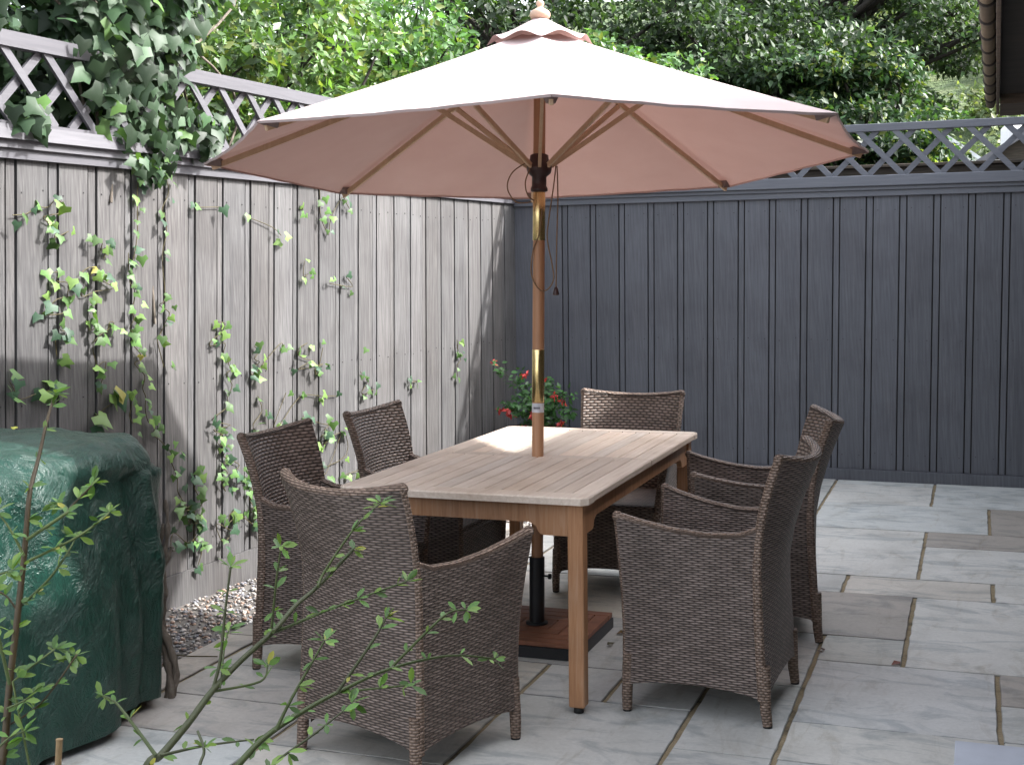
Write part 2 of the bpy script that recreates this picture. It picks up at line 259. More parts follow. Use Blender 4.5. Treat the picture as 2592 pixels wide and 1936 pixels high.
M['rib_wood'] = wood('pale_rib_wood', [(.3, (.52, .35, .22)), (.7, (.62, .44, .29))], (14, 14, 3.0), .5, .08)
M['base_wood'] = wood('red_teak_tiles', [(.3, (.20, .075, .04)), (.7, (.30, .12, .065))], (6, 6, 6), .55, .2)
M['timber_dark'] = wood('old_dark_timber', [(.3, (.03, .024, .018)), (.7, (.075, .06, .045))], (1.2, 6, 12), .8, .4)
M['tree_bark'] = wood('dark_tree_bark', [(.3, (.012, .010, .008)), (.55, (.03, .025, .02)), (.8, (.06, .05, .04))], (20, 20, 5), .9, .9, use_tone=False)
M['bark'] = wood('rough_bark', [(.3, (.07, .055, .042)), (.55, (.15, .125, .10)), (.8, (.26, .23, .20))], (20, 20, 5), .9, .9, use_tone=False)
def plain(name, col, rough=.5, metal=0.0, nz=None, coat=0.0, use_tone=False):
    m, nt, b = newmat(name)
    b.inputs['Roughness'].default_value = rough; b.inputs['Metallic'].default_value = metal
    v = mapping(nt, (1, 1, 1)); f = noise(nt, v, nz or 30, 4, .6)
    c = ramp(nt, f, [(.3, tuple(x * .82 for x in col)), (.7, tuple(min(1, x * 1.15) for x in col))])
    if use_tone: c = mul(nt, c, tone(nt))
    L(nt, c, b.inputs['Base Color']); bump(nt, b, f, .08, .001)
    if coat: b.inputs['Coat Weight'].default_value = coat
    return m
M['brass'] = plain('polished_brass', (.72, .56, .27), .22, 1.0)
M['bronze_plastic'] = plain('brown_plastic', (.05, .022, .02), .4)
M['black_metal'] = plain('black_metal', (.012, .013, .016), .45)
M['rope'] = plain('brown_cord', (.22, .14, .08), .85, nz=200)
M['label'] = plain('silver_sticker', (.6, .6, .64), .4)
M['label_ink'] = plain('sticker_print', (.12, .12, .15), .5)
M['rubber'] = plain('black_rubber', (.015, .015, .015), .7)
M['finial'] = plain('pale_turned_wood', (.62, .42, .30), .5, nz=12)
M['canvas_pocket'] = plain('taupe_canvas', (.25, .19, .18), .8)
M['pot'] = plain('brown_pot', (.07, .035, .028), .5)
M['soil'] = plain('garden_soil', (.045, .032, .022), .95, nz=25)
M['white_wall'] = plain('white_render', (.75, .75, .74), .7, nz=3)
M['slate_roof'] = plain('grey_slates', (.16, .16, .18), .6, nz=10)
M['pale_roof'] = plain('pale_grey_roof', (.55, .56, .6), .6, nz=4)
M['terracotta'] = plain('terracotta', (.32, .13, .08), .7, nz=10)
M['tile'] = plain('buff_roof_tile', (.20, .17, .12), .7, nz=14, use_tone=True)
M['tile_dark'] = plain('mossy_tile_joint', (.02, .02, .022), .9, nz=9)
M['cane'] = plain('bamboo_cane', (.30, .20, .10), .6, nz=60)
M['twig'] = plain('green_brown_twig', (.055, .065, .025), .6, nz=80, use_tone=True)
M['white_metal'] = plain('white_paintwork', (.8, .8, .8), .35, nz=3)
M['glass'] = plain('dark_glass', (.03, .035, .04), .08)
def wicker(name, bw, rh, dark, mid, light):
    """woven strands: every row runs over and under the stakes, shifted by half a step from row to row"""
    m, nt, b = newmat(name)
    tc = N(nt, 'ShaderNodeTexCoord')
    nz = N(nt, 'ShaderNodeTexNoise'); nz.inputs['Scale'].default_value = 28; L(nt, tc.outputs['UV'], nz.inputs['Vector'])
    wob = N(nt, 'ShaderNodeVectorMath', operation='MULTIPLY_ADD'); L(nt, nz.outputs['Color'], wob.inputs[0])
    wob.inputs[1].default_value = (bw * .16, rh * .30, 0); L(nt, tc.outputs['UV'], wob.inputs[2])
    sp = N(nt, 'ShaderNodeSeparateXYZ'); L(nt, wob.outputs[0], sp.inputs[0])
    def mth(op, a, b_=None, c_=None):
        n = N(nt, 'ShaderNodeMath', operation=op)
        for i, v in enumerate((a, b_, c_)):
            if v is None: continue
            if hasattr(v, 'is_output'): L(nt, v, n.inputs[i])
            else: n.inputs[i].default_value = v
        return n.outputs[0]
    v = mth('DIVIDE', sp.outputs['Y'], rh); row = mth('FLOOR', v); fv = mth('FRACT', v)
    u = mth('MULTIPLY_ADD', mth('MODULO', row, 2.0), .5, mth('DIVIDE', sp.outputs['X'], bw)); fu = mth('FRACT', u)
    hv = mth('POWER', mth('SINE', mth('MULTIPLY', fv, math.pi)), .6)
    hu = mth('POWER', mth('SINE', mth('MULTIPLY', fu, math.pi)), .8)
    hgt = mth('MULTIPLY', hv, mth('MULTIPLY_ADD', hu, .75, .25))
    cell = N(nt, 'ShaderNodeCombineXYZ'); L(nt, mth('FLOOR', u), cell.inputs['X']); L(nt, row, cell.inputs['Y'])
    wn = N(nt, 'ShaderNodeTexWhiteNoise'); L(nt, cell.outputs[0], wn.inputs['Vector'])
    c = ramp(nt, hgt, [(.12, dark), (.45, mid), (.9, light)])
    c = mul(nt, c, ramp(nt, wn.outputs['Value'], [(0, (.72, .70, .68)), (1, (1.2, 1.2, 1.22))]))
    f = noise(nt, tc.outputs['UV'], 7, 3, .6); c = mul(nt, c, ramp(nt, f, [(.3, (.82, .80, .78)), (.7, (1.1, 1.1, 1.1))]))
    L(nt, c, b.inputs['Base Color']); b.inputs['Roughness'].default_value = .45
    bump(nt, b, hgt, .9, .005)
    return m
M['wicker'] = wicker('fine_brown_wicker', .040, .0080, (.020, .014, .012), (.094, .069, .058), (.235, .185, .158))
M['wicker_coarse'] = wicker('coarse_brown_wicker', .036, .0130, (.016, .011, .009), (.110, .080, .065), (.255, .20, .168))
M['wicker_rim'] = wicker('wicker_edging', .026, .0090, (.05, .033, .024), (.17, .115, .085), (.27, .20, .155))
def leafmat(name, trans=.35, rough=.4, spec=.5):
    m, nt, b = newmat(name)
    t = tone(nt); geo = N(nt, 'ShaderNodeNewGeometry')
    L(nt, t, b.inputs['Base Color']); b.inputs['Roughness'].default_value = rough; b.inputs['Specular IOR Level'].default_value = spec
    tr = N(nt, 'ShaderNodeBsdfTranslucent'); c = mul(nt, t, (1.6, 1.7, .6)); L(nt, c, tr.inputs['Color'])
    mx = N(nt, 'ShaderNodeMixShader'); mx.inputs[0].default_value = trans
    L(nt, b.outputs[0], mx.inputs[1]); L(nt, tr.outputs[0], mx.inputs[2])
    L(nt, mx.outputs[0], nt.nodes['Material Output'].inputs['Surface'])
    return m
M['leaf'] = leafmat('shrub_leaves', .30, .42)
M['ivy'] = leafmat('ivy_leaves', .25, .5, .35)
M['tree_leaf'] = leafmat('tree_leaves', .28, .5, .35)
M['petal'] = leafmat('red_petals', .3, .6)
# canopy cloth
m, nt, b = newmat('canopy_cloth'); M['canopy'] = m
v = mapping(nt, (1, 1, 1)); f = noise(nt, v, 350, 2, .5); f3 = noise(nt, v, 3, 3, .6)
c = ramp(nt, f3, [(.3, (.45, .355, .345)), (.7, (.51, .42, .41))])
L(nt, c, b.inputs['Base Color']); b.inputs['Roughness'].default_value = .85; bump(nt, b, f, .1, .0008)
tr = N(nt, 'ShaderNodeBsdfTranslucent'); tr.inputs['Color'].default_value = (.60, .30, .24, 1)
mx = N(nt, 'ShaderNodeMixShader'); mx.inputs[0].default_value = .062
L(nt, b.outputs[0], mx.inputs[1]); L(nt, tr.outputs[0], mx.inputs[2]); L(nt, mx.outputs[0], nt.nodes['Material Output'].inputs['Surface'])
# tarpaulin
m, nt, b = newmat('green_tarpaulin'); M['tarp'] = m
v = mapping(nt, (1, 1, .7)); f = noise(nt, v, 9, 6, .7, 1.2); f2 = noise(nt, v, 30, 5, .65, 1.5); fb = noise(nt, v, 2.2, 4, .6)
c = ramp(nt, fb, [(.3, (.006, .033, .024)), (.7, (.012, .054, .039))])
c = mixc(nt, ramp(nt, f2, [(.5, (0, 0, 0)), (.75, (.5, .5, .5))]), c, (.025, .075, .058))
L(nt, c, b.inputs['Base Color']); b.inputs['Roughness'].default_value = .30
ad = N(nt, 'ShaderNodeMath', operation='MULTIPLY_ADD'); L(nt, f2, ad.inputs[0]); ad.inputs[1].default_value = .13; L(nt, f, ad.inputs[2])
bump(nt, b, ad.outputs[0], .9, .034)
# sandstone slabs
m, nt, b = newmat('sandstone_slabs'); M['stone'] = m
v = mapping(nt, (1, 1, 1)); va = mapping(nt, (1.3, 3.0, 1))
f = noise(nt, v, 3.2, 6, .62, .4); f2 = noise(nt, v, 60, 5, .7); fa = noise(nt, va, 2.2, 6, .62, 1.5)
c = ramp(nt, f, [(.3, (.48, .47, .44)), (.5, (.57, .56, .53)), (.72, (.64, .63, .60))])
c = mixc(nt, ramp(nt, fa, [(.50, (0, 0, 0)), (.64, (.8, .8, .8))]), c, mul(nt, c, (.62, .66, .69)))
fw = noise(nt, mapping(nt, (3.5, 1.1, 1)), 1.6, 7, .7, 2.0); c = mixc(nt, ramp(nt, fw, [(.54, (0, 0, 0)), (.70, (.7, .7, .7))]), c, mul(nt, c, (.72, .68, .62)))
c = mul(nt, c, ramp(nt, f2, [(.3, (.9, .9, .9)), (.7, (1.06, 1.06, 1.06))])); c = mul(nt, c, tone(nt))
L(nt, c, b.inputs['Base Color']); b.inputs['Roughness'].default_value = .62
ad = N(nt, 'ShaderNodeMath', operation='MULTIPLY_ADD'); L(nt, f2, ad.inputs[0]); ad.inputs[1].default_value = .15; L(nt, fa, ad.inputs[2])
bump(nt, b, ad.outputs[0], .3, .006)
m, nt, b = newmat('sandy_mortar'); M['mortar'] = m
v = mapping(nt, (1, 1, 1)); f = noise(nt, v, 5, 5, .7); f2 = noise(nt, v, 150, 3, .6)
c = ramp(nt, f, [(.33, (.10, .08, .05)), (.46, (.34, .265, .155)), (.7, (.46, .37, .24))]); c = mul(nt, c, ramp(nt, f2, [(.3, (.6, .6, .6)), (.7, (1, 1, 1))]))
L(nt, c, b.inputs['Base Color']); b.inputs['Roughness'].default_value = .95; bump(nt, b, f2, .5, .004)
m, nt, b = newmat('pebbles'); M['pebble'] = m
L(nt, tone(nt), b.inputs['Base Color']); b.inputs['Roughness'].default_value = .7
m, nt, b = newmat('grassy_hillside'); M['hill'] = m
v = mapping(nt, (1, 1, 1)); f = noise(nt, v, .12, 6, .7); f2 = noise(nt, v, .5, 5, .7)
c = ramp(nt, f, [(.35, (.05, .085, .035)), (.5, (.10, .14, .06)), (.68, (.21, .23, .12))]); c = mul(nt, c, ramp(nt, f2, [(.3, (.55, .6, .6)), (.7, (1.2, 1.2, 1.1))]))
L(nt, c, b.inputs['Base Color']); b.inputs['Roughness'].default_value = 1.0; bump(nt, b, f2, 1.0, 2.0)

# ---------------- ground, paving, gravel ----------------
rng = np.random.default_rng(7); random.seed(11)
g = MB(); g.add([(-400, -60, -.26), (400, -60, -.26), (400, 700, -.26), (-400, 700, -.26)], [(0, 1, 2, 3)])
tag(g.build('ground', M['soil']), kind='structure')
PA = rad(1.99)
def pav(x, y): return (x * math.cos(PA) - y * math.sin(PA), x * math.sin(PA) + y * math.cos(PA))
cols = [.352, .52, .8275, 1.135, 1.4425, 1.75, 2.056, 2.367, 2.69, 3.01, 3.34, 3.66, 4.0, 4.35]
rows = [-.05, -.27, -.62, -.975, -1.37, -1.765, -2.155, -2.53, -2.905, -3.255, -3.61, -3.967, -4.317, -4.665, -5.022, -5.375, -5.72, -6.07, -6.42, -6.77, -7.12, -7.5, -7.85, -8.2, -8.6, -9.0, -9.4, -9.8, -10.2]
occ = {}
slabs = []
def ci(x): return min(range(len(cols)), key=lambda i: abs(cols[i] - x))
def ri(y): return min(range(len(rows)), key=lambda i: abs(rows[i] - y))
def place(x0, x1, y0, y1, t=None, w=0.0):
    i0, i1 = ci(x0), ci(x1); j0, j1 = ri(y1), ri(y0)
    for i in range(i0, i1):
        for j in range(j0, j1):
            if (i, j) in occ: return False
    for i in range(i0, i1):
        for j in range(j0, j1): occ[(i, j)] = 1
    slabs.append((cols[i0], cols[i1], rows[j1], rows[j0], t)); return True
G1 = (.96, .97, .97); BR = (.76, .70, .655); PL = (1.18, 1.18, 1.17); WM = (1.08, 1.03, .97); BL = (1.06, 1.10, 1.12)
for a in [(2.367, 3.01, -.27, -.05, BL), (3.01, 4.0, -.975, -.05, BL), (1.75, 2.367, -.975, -.05, G1), (2.367, 3.01, -.975, -.27, PL), (2.367, 3.34, -1.765, -.975, BL), (3.34, 4.0, -1.765, -.975, BR),
          (2.367, 3.01, -2.905, -1.765, PL), (3.01, 4.35, -2.155, -1.765, BR), (3.01, 4.35, -2.905, -2.155, PL), (2.056, 2.69, -3.255, -2.905, G1), (2.69, 3.34, -3.255, -2.905, WM), (3.34, 4.35, -3.255, -2.905, PL),
          (2.367, 3.01, -3.967, -3.255, BR), (2.69, 3.01, -4.317, -3.967, (.95, .94, .9)), (3.01, 3.66, -4.317, -3.255, PL), (2.69, 3.34, -5.022, -4.317, (1.04, 1.05, 1.07)), (3.34, 4.35, -4.665, -4.317, BR), (3.34, 4.35, -5.022, -4.665, G1),
          (2.69, 3.34, -5.375, -5.022, (1.08, 1.07, 1.04)), (2.056, 2.367, -5.022, -3.967, G1), (2.367, 2.69, -5.375, -4.665, G1), (2.367, 2.69, -4.665, -3.967, G1), (1.75, 2.056, -5.022, -4.665, (.95, .95, .96)), (1.4425, 2.056, -4.665, -3.967, (.92, .92, .93)),
          (1.75, 2.367, -5.72, -5.022, G1), (1.135, 1.75, -5.72, -5.022, (1.0, .96, .92)), (.352, .52, -4.665, -3.967, BR), (.352, .52, -5.375, -4.665, (.9, .82, .76)), (.52, 1.135, -5.022, -4.665, (.9, .87, .84)), (.52, 1.135, -5.375, -5.022, (.88, .84, .82)), (.52, 1.135, -5.72, -5.375, (.9, .86, .84))]:
    place(*a)
for j in range(len(rows) - 1):
    for i in range(len(cols) - 1):
        if (i, j) in occ: continue
        if rows[j + 1] > -2.4 and cols[i + 1] < 1.2: continue
        opts = [(2, 2), (2, 1), (3, 2), (1, 1), (2, 2), (1, 2)]; random.shuffle(opts)
        for w_, h_ in opts + [(1, 1)]:
            if i + w_ >= len(cols) or j + h_ >= len(rows): continue
            if any((a, b_) in occ or (rows[b_ + 1] > -2.4 and cols[a + 1] < 1.2) for a in range(i, i + w_) for b_ in range(j, j + h_)): continue
            for a in range(i, i + w_):
                for b_ in range(j, j + h_): occ[(a, b_)] = 1
            slabs.append((cols[i], cols[i + w_], rows[j + h_], rows[j], random.choice([G1, PL, WM, BR, BL, G1]))); break
pv = MB()
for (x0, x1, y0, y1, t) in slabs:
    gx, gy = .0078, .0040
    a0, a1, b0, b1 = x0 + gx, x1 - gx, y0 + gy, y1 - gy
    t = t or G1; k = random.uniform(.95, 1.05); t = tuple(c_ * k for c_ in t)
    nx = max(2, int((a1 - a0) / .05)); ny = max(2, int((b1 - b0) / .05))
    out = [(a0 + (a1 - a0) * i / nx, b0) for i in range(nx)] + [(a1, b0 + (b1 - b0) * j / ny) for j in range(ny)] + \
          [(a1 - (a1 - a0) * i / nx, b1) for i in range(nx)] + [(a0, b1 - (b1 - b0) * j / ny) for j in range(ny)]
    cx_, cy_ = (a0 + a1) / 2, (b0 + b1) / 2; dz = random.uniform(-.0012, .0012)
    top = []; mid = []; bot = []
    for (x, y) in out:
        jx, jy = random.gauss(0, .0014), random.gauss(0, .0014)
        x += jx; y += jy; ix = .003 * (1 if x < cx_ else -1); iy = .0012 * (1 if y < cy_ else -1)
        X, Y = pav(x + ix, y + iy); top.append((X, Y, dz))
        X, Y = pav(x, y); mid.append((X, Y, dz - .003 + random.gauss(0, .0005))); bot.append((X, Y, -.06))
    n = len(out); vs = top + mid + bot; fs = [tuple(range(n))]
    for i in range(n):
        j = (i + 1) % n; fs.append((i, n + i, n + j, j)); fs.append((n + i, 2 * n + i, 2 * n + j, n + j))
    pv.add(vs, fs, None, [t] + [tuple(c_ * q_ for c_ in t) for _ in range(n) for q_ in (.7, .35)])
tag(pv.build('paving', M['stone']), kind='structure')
mo = MB()
def pquad(x0, x1, y0, y1, z0, z1):
    A = [pav(x0, y0), pav(x1, y0), pav(x1, y1), pav(x0, y1)]
    vs = [(p[0], p[1], z0) for p in A] + [(p[0], p[1], z1) for p in A]
    mo.add(vs, [(4, 5, 6, 7), (0, 4, 7, 3), (0, 1, 5, 4), (1, 2, 6, 5), (2, 3, 7, 6)])
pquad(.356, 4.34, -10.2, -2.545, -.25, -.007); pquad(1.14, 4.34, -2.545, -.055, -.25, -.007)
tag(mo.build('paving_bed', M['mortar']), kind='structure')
# pale raised step slab at the right edge
sb = MB(); a = pav(3.205, -5.085)
sb.box((0, -1.4, .002), (1.1, 0, .014), (1, 1, 1), .003)
o = sb.build('pale_slab', plain('pale_smooth_slab', (.50, .53, .60), .45, nz=4)); o.location = (a[0], a[1], 0); o.rotation_euler = (0, 0, PA)
tag(o, 'pale bluish smooth slab lying on the paving at the bottom right corner', 'slab')
# gravel
gb = MB(); gb.add([(-.45, -8.5, -.135), (1.4, -8.5, -.135), (1.4, .2, -.135), (-.45, .2, -.135)], [(0, 1, 2, 3)], None, (.12, .11, .10))
tag(gb.build('gravel_bed', M['pebble']), kind='structure')
ico = []; phi = (1 + 5 ** .5) / 2
for s1 in (-1, 1):
    for s2 in (-1, 1):
        ico += [(0, s1, s2 * phi), (s1, s2 * phi, 0), (s2 * phi, 0, s1)]
ico = np.array(ico, float); ico /= np.linalg.norm(ico[0])
icf = []
for a_ in range(12):
    for b_ in range(a_ + 1, 12):
        for c_ in range(b_ + 1, 12):
            d1 = np.linalg.norm(ico[a_] - ico[b_]); d2 = np.linalg.norm(ico[b_] - ico[c_]); d3 = np.linalg.norm(ico[a_] - ico[c_])
            if max(d1, d2, d3) < 1.1:
                nn = np.cross(ico[b_] - ico[a_], ico[c_] - ico[a_])
                icf.append((a_, b_, c_) if nn @ ico[a_] > 0 else (a_, c_, b_))
n = 11000
px = rng.uniform(-.36, .36, n); py = rng.uniform(-6.2, -.05, n)
m2 = rng.random(n) < .30; px[m2] = rng.uniform(-.1, 1.22, m2.sum()); py[m2] = rng.uniform(-2.5, -.05, m2.sum())
sz = rng.uniform(.006, .013, n) * np.where(py > -3, 1.25, 1.0)
pz = -.135 + sz * rng.uniform(.2, 1.0, n)
ca_ = rng.uniform(0, 6.28, n)
sc = rng.uniform(.6, 1.25, (n, 3)); sc[:, 2] *= .65
V = ico[None] * sc[:, None, :] * sz[:, None, None]
X = V[:, :, 0] * np.cos(ca_)[:, None] - V[:, :, 1] * np.sin(ca_)[:, None]; Y = V[:, :, 0] * np.sin(ca_)[:, None] + V[:, :, 1] * np.cos(ca_)[:, None]
V = np.stack([X + px[:, None], Y + py[:, None], V[:, :, 2] + pz[:, None]], axis=2).reshape(-1, 3)
F = (np.array(icf)[None] + (np.arange(n) * 12)[:, None, None]).reshape(-1, 3)
me = bpy.data.meshes.new('gravel'); me.vertices.add(len(V)); me.vertices.foreach_set('co', V.astype(np.float32).ravel())
me.loops.add(F.size); me.loops.foreach_set('vertex_index', F.astype(np.int32).ravel()); me.polygons.add(len(F))
me.polygons.foreach_set('loop_start', (np.arange(len(F)) * 3).astype(np.int32)); me.polygons.foreach_set('loop_total', np.full(len(F), 3, dtype=np.int32))
pal = np.array([(.30, .27, .25), (.20, .20, .22), (.36, .30, .26), (.14, .13, .14), (.42, .38, .35), (.30, .20, .15), (.24, .24, .24)])
tn = pal[rng.integers(0, len(pal), n)] * rng.uniform(.8, 1.2, (n, 1)); tn = np.repeat(tn, 12, axis=0)
ca = me.color_attributes.new('tone', 'FLOAT_COLOR', 'POINT'); ca.data.foreach_set('color', np.concatenate([tn, np.ones((len(tn), 1))], 1).astype(np.float32).ravel())
me.update(calc_edges=True); me.materials.append(M['pebble'])
me.polygons.foreach_set('use_smooth', [True] * len(me.polygons))
o = bpy.data.objects.new('gravel', me); COL.objects.link(o)
tag(o, 'multicoloured pea gravel strip along the foot of the grey fence', 'gravel', kind='stuff')

# ---------------- left fence ----------------
def LP(s, z, off=0.0): return Vector((-.0664 * s + .01135 * s * z + off, -.9978 * s - .066 * off, z))
def lbox(mb, s0, s1, z0, z1, o0, o1, tone_=1.0, n=1, bev=0.0):
    vs = []
    for i in range(n + 1):
        s = s0 + (s1 - s0) * i / n
        vs += [LP(s, z0, o0), LP(s, z0, o1), LP(s, z1, o1 - bev), LP(s, z1 - bev * 0, o0)]
    fs = [(0, 1, 2, 3), tuple(4 * n + k for k in (3, 2, 1, 0))]
    for i in range(n):
        a = 4 * i
        for k in range(4): fs.append((a + k, a + 4 + k, a + 4 + (k + 1) % 4, a + (k + 1) % 4))
    mb.add(vs, fs, None, tone_)
fence_l = empty('garden_fence', (0, 0, 0)); tag(fence_l, 'weathered pale grey close boarded fence with sunlit boards and ivy on it', 'fence')
gl = [5.90, 5.845, 5.665, 5.61, 5.43, 5.375, 5.20, 5.145, 5.004, 4.949, 4.770, 4.714, 4.534, 4.482, 4.298, 4.255, 4.072, 4.026, 3.850, 3.799, 3.624, 3.578, 3.390, 3.345, 3.180, 3.132, 2.955, 2.912, 2.742, 2.695, 2.520, 2.476, 2.312, 2.267, 2.098, 2.052, 1.888, 1.838, 1.673, 1.625, 1.464, 1.418, 1.251, 1.205, 1.045, 1.005, .838, .792, .632, .592, .44, .398, .232, .189, .0]
gl = [8.06, 8.0, 7.78, 7.73, 7.5, 7.45, 7.22, 7.17, 6.94, 6.88, 6.68, 6.63, 6.42, 6.37, 6.16, 6.11] + gl
bd = MB()
for i in range(len(gl) - 1):
    a, b_ = gl[i], gl[i + 1]; w = a - b_
    wide = w > .1
    t = random.uniform(.84, 1.16); warm = random.uniform(-.02, .02); t = (t * (1 + warm), t, t * (1 - warm))
    gp = .0058 if a > 2.6 else .0046
    lbox(bd, a - gp, b_ + gp, .03, 1.957, -.02, (.004 if wide else .0) + random.uniform(-.001, .001), t)
for i in range(len(gl) - 1):
    a, b_ = gl[i], gl[i + 1]
    if a - b_ < .1: continue
    for z_ in (.16, .95, 1.82):
        for s_ in (a - .03, b_ + .03):
            c_ = LP(s_, z_ + random.uniform(-.01, .01), .0052); bd.box((c_.x - .001, c_.y - .003, c_.z - .003), (c_.x + .0012, c_.y + .003, c_.z + .003), .25)
bd.build('boards', M['fence_left'], fence_l)
bk = MB(); lbox(bk, 8.06, -.02, .0, 1.95, -.040, -.022, 1.0, 80); bk.build('backing', M['groove'], fence_l)
tr_ = MB()
lbox(tr_, 8.06, .02, 1.945, 1.985, -.03, .026, 1.0, 40); lbox(tr_, 8.06, .02, 1.985, 2.018, -.03, .042, .95, 40, .004); lbox(tr_, 8.06, .02, 2.018, 2.075, -.03, .062, 1.05, 40, .012)
tr_.build('cap_rail', M['trim_left'], fence_l)
bb = MB(); lbox(bb, 8.06, .0, -.18, .028, -.02, .018, .95, 40, .004); bb.build('baseboard', M['fence_left'], fence_l)
tl_ = MB()
lbox(tl_, 8.06, 0, 2.375, 2.435, -.012, .040, 1.0, 8)
lbox(tl_, 8.06, 0, 2.075, 2.09, -.012, .030, 1.0, 8)
k = 0; s = 8.1
while s > .1:
    p = LP(s, 2.385, .020); q = LP(max(s - .30, .0), 2.085, .020); tl_.bar(p, q, .036, .014, (1, 0, 0), random.uniform(.92, 1.08))
    p = LP(s, 2.385, .002); q = LP(min(s + .30, 8.06), 2.085, .002); tl_.bar(p, q, .036, .014, (1, 0, 0), random.uniform(.9, 1.05))
    s -= .235
tl_.build('trellis', M['trim_left'], fence_l)
# ---------------- right fence ----------------
fence_r = empty('garden_fence', (0, 0, 0)); tag(fence_r, 'slate blue close boarded fence with lattice top along the back of the patio', 'fence')
bd = MB(); x = .376 - .2165 * 2; gr_ = []
while x < 4.6: gr_ += [x, x + .044 + random.uniform(-.002, .002)]; x += .2165
prev = .0
for i, gx in enumerate(gr_):
    if gx <= prev + .01: continue
    wide = (gx - prev) > .1; t = random.uniform(.92, 1.08)
    bd.box((prev + .0045, (-.004 if wide else 0) + random.uniform(-.001, .001), .078), (gx - .0045, .02, 1.955), t)
    prev = gx
for i in range(1, len(gr_)):
    a, b_ = gr_[i - 1], gr_[i]
    if b_ - a < .1 or a < .05: continue
    for z_ in (.18, .96, 1.84):
        for x_ in (a + .03, b_ - .03):
            zz = z_ + random.uniform(-.012, .012); bd.box((x_ - .003, -.0062, zz - .003), (x_ + .003, -.003, zz + .003), .35)
bd.build('boards', M['fence_right'], fence_r)
bk = MB(); bk.box((0, .016, .0), (4.6, .032, 1.95)); bk.build('backing', M['groove'], fence_r)
tr_ = MB(); tr_.box((.0, -.026, 1.925), (4.6, .03, 1.965), 1.0, .002); tr_.box((.0, -.040, 1.965), (4.6, .03, 1.99), .92, .002); tr_.box((.0, -.058, 1.99), (4.6, .03, 2.062), 1.05, .004)
tr_.build('cap_rail', M['trim_right'], fence_r)
bb = MB(); bb.box((0, -.022, -.06), (4.6, .018, .076), .95, .003); bb.build('baseboard', M['fence_right'], fence_r)
tl_ = MB(); tl_.box((0, -.035, 2.352), (4.6, .012, 2.402), 1.03, .003)
x = -.2 - .12
while x < 4.7:
    tl_.bar((x, -.020, 2.36), (x + .30, -.020, 2.055), .036, .013, (0, 1, 0), random.uniform(.95, 1.08))
    tl_.bar((x + .06, -.004, 2.055), (x + .36, -.004, 2.36), .036, .013, (0, 1, 0), random.uniform(.85, 1.0))
    x += .2335
tl_.build('trellis', M['trim_right'], fence_r)

# ---------------- table ----------------
table = empty('garden_table', (1.7593, -4.2686, 0), rad(1.5)); tag(table, 'rectangular weathered teak garden table with slatted top', 'table')
TL, TW, TH = 1.7577, .909, .74
tp = MB(); hl, hw = TL / 2, TW / 2
er, lr, cr_ = .085, .078, .030
tb, tt = TH - .026, TH
def tb_box(x0, x1, y0, y1, t, bev=.003): tp.box((x0, y0, tb), (x1, y1, tt), t, bev)
for sgn in (-1, 1):
    # long rails per half, end rail and centre rail
    ya, yb = (-hl, -.002) if sgn < 0 else (.002, hl)
    for sx in (-1, 1):
        xa, xb = (-hw, -hw + lr) if sx < 0 else (hw - lr, hw)
        y0_ = ya + (er if sgn < 0 else 0); y1_ = yb - (er if sgn > 0 else 0)
        tb_box(xa, xb, y0_ + .0008, y1_ - .0008, random.uniform(.95, 1.05), .004)
    t = random.uniform(.95, 1.02)
    # end rail with clipped corners
    ye = -hl if sgn < 0 else hl; yi = ye + er * (-sgn); c = .022
    ring = [(-hw + c, ye), (hw - c, ye), (hw, ye - sgn * c), (hw, yi), (-hw, yi), (-hw, ye - sgn * c)]
    bvl = .005; ins = [(x * (1 - bvl / hw), y + (-sgn * bvl if k_ in (0, 1) else 0)) for k_, (x, y) in enumerate(ring)]
    vs = [(x, y, tb) for x, y in ring] + [(x, y, tt - bvl) for x, y in ring] + [(x, y, tt) for x, y in ins]
    n = 6; fs = [tuple(range(12, 18)), tuple(range(n))[::-1]]
    for i in range(n):
        j = (i + 1) % n; fs += [(i, j, n + j, n + i), (n + i, n + j, 2 * n + j, 2 * n + i)]
    if sgn > 0: fs = [f[::-1] for f in fs]
    tp.add(vs, fs, None, t)
    c0, c1 = (-.002 - cr_, -.002) if sgn < 0 else (.002, .002 + cr_)
    tb_box(-hw + lr + .001, hw - lr - .001, c0, c1, .86)
    ns = 12; sw = (TW - 2 * lr) / ns
    for i in range(ns):
        x0 = -hw + lr + i * sw + .0022; x1 = x0 + sw - .0044
        yy = (-hl + er + .002, c0 - .001) if sgn < 0 else (c1 + .001, hl - er - .002)
        t = random.uniform(.82, 1.12); w_ = random.uniform(-.04, .04)
        tb_box(x0, x1, yy[0], yy[1], (t * (1 + w_), t, t * (1 - w_)), .002)
tp.build('tabletop', M['teak_top'], table)
ap = MB()
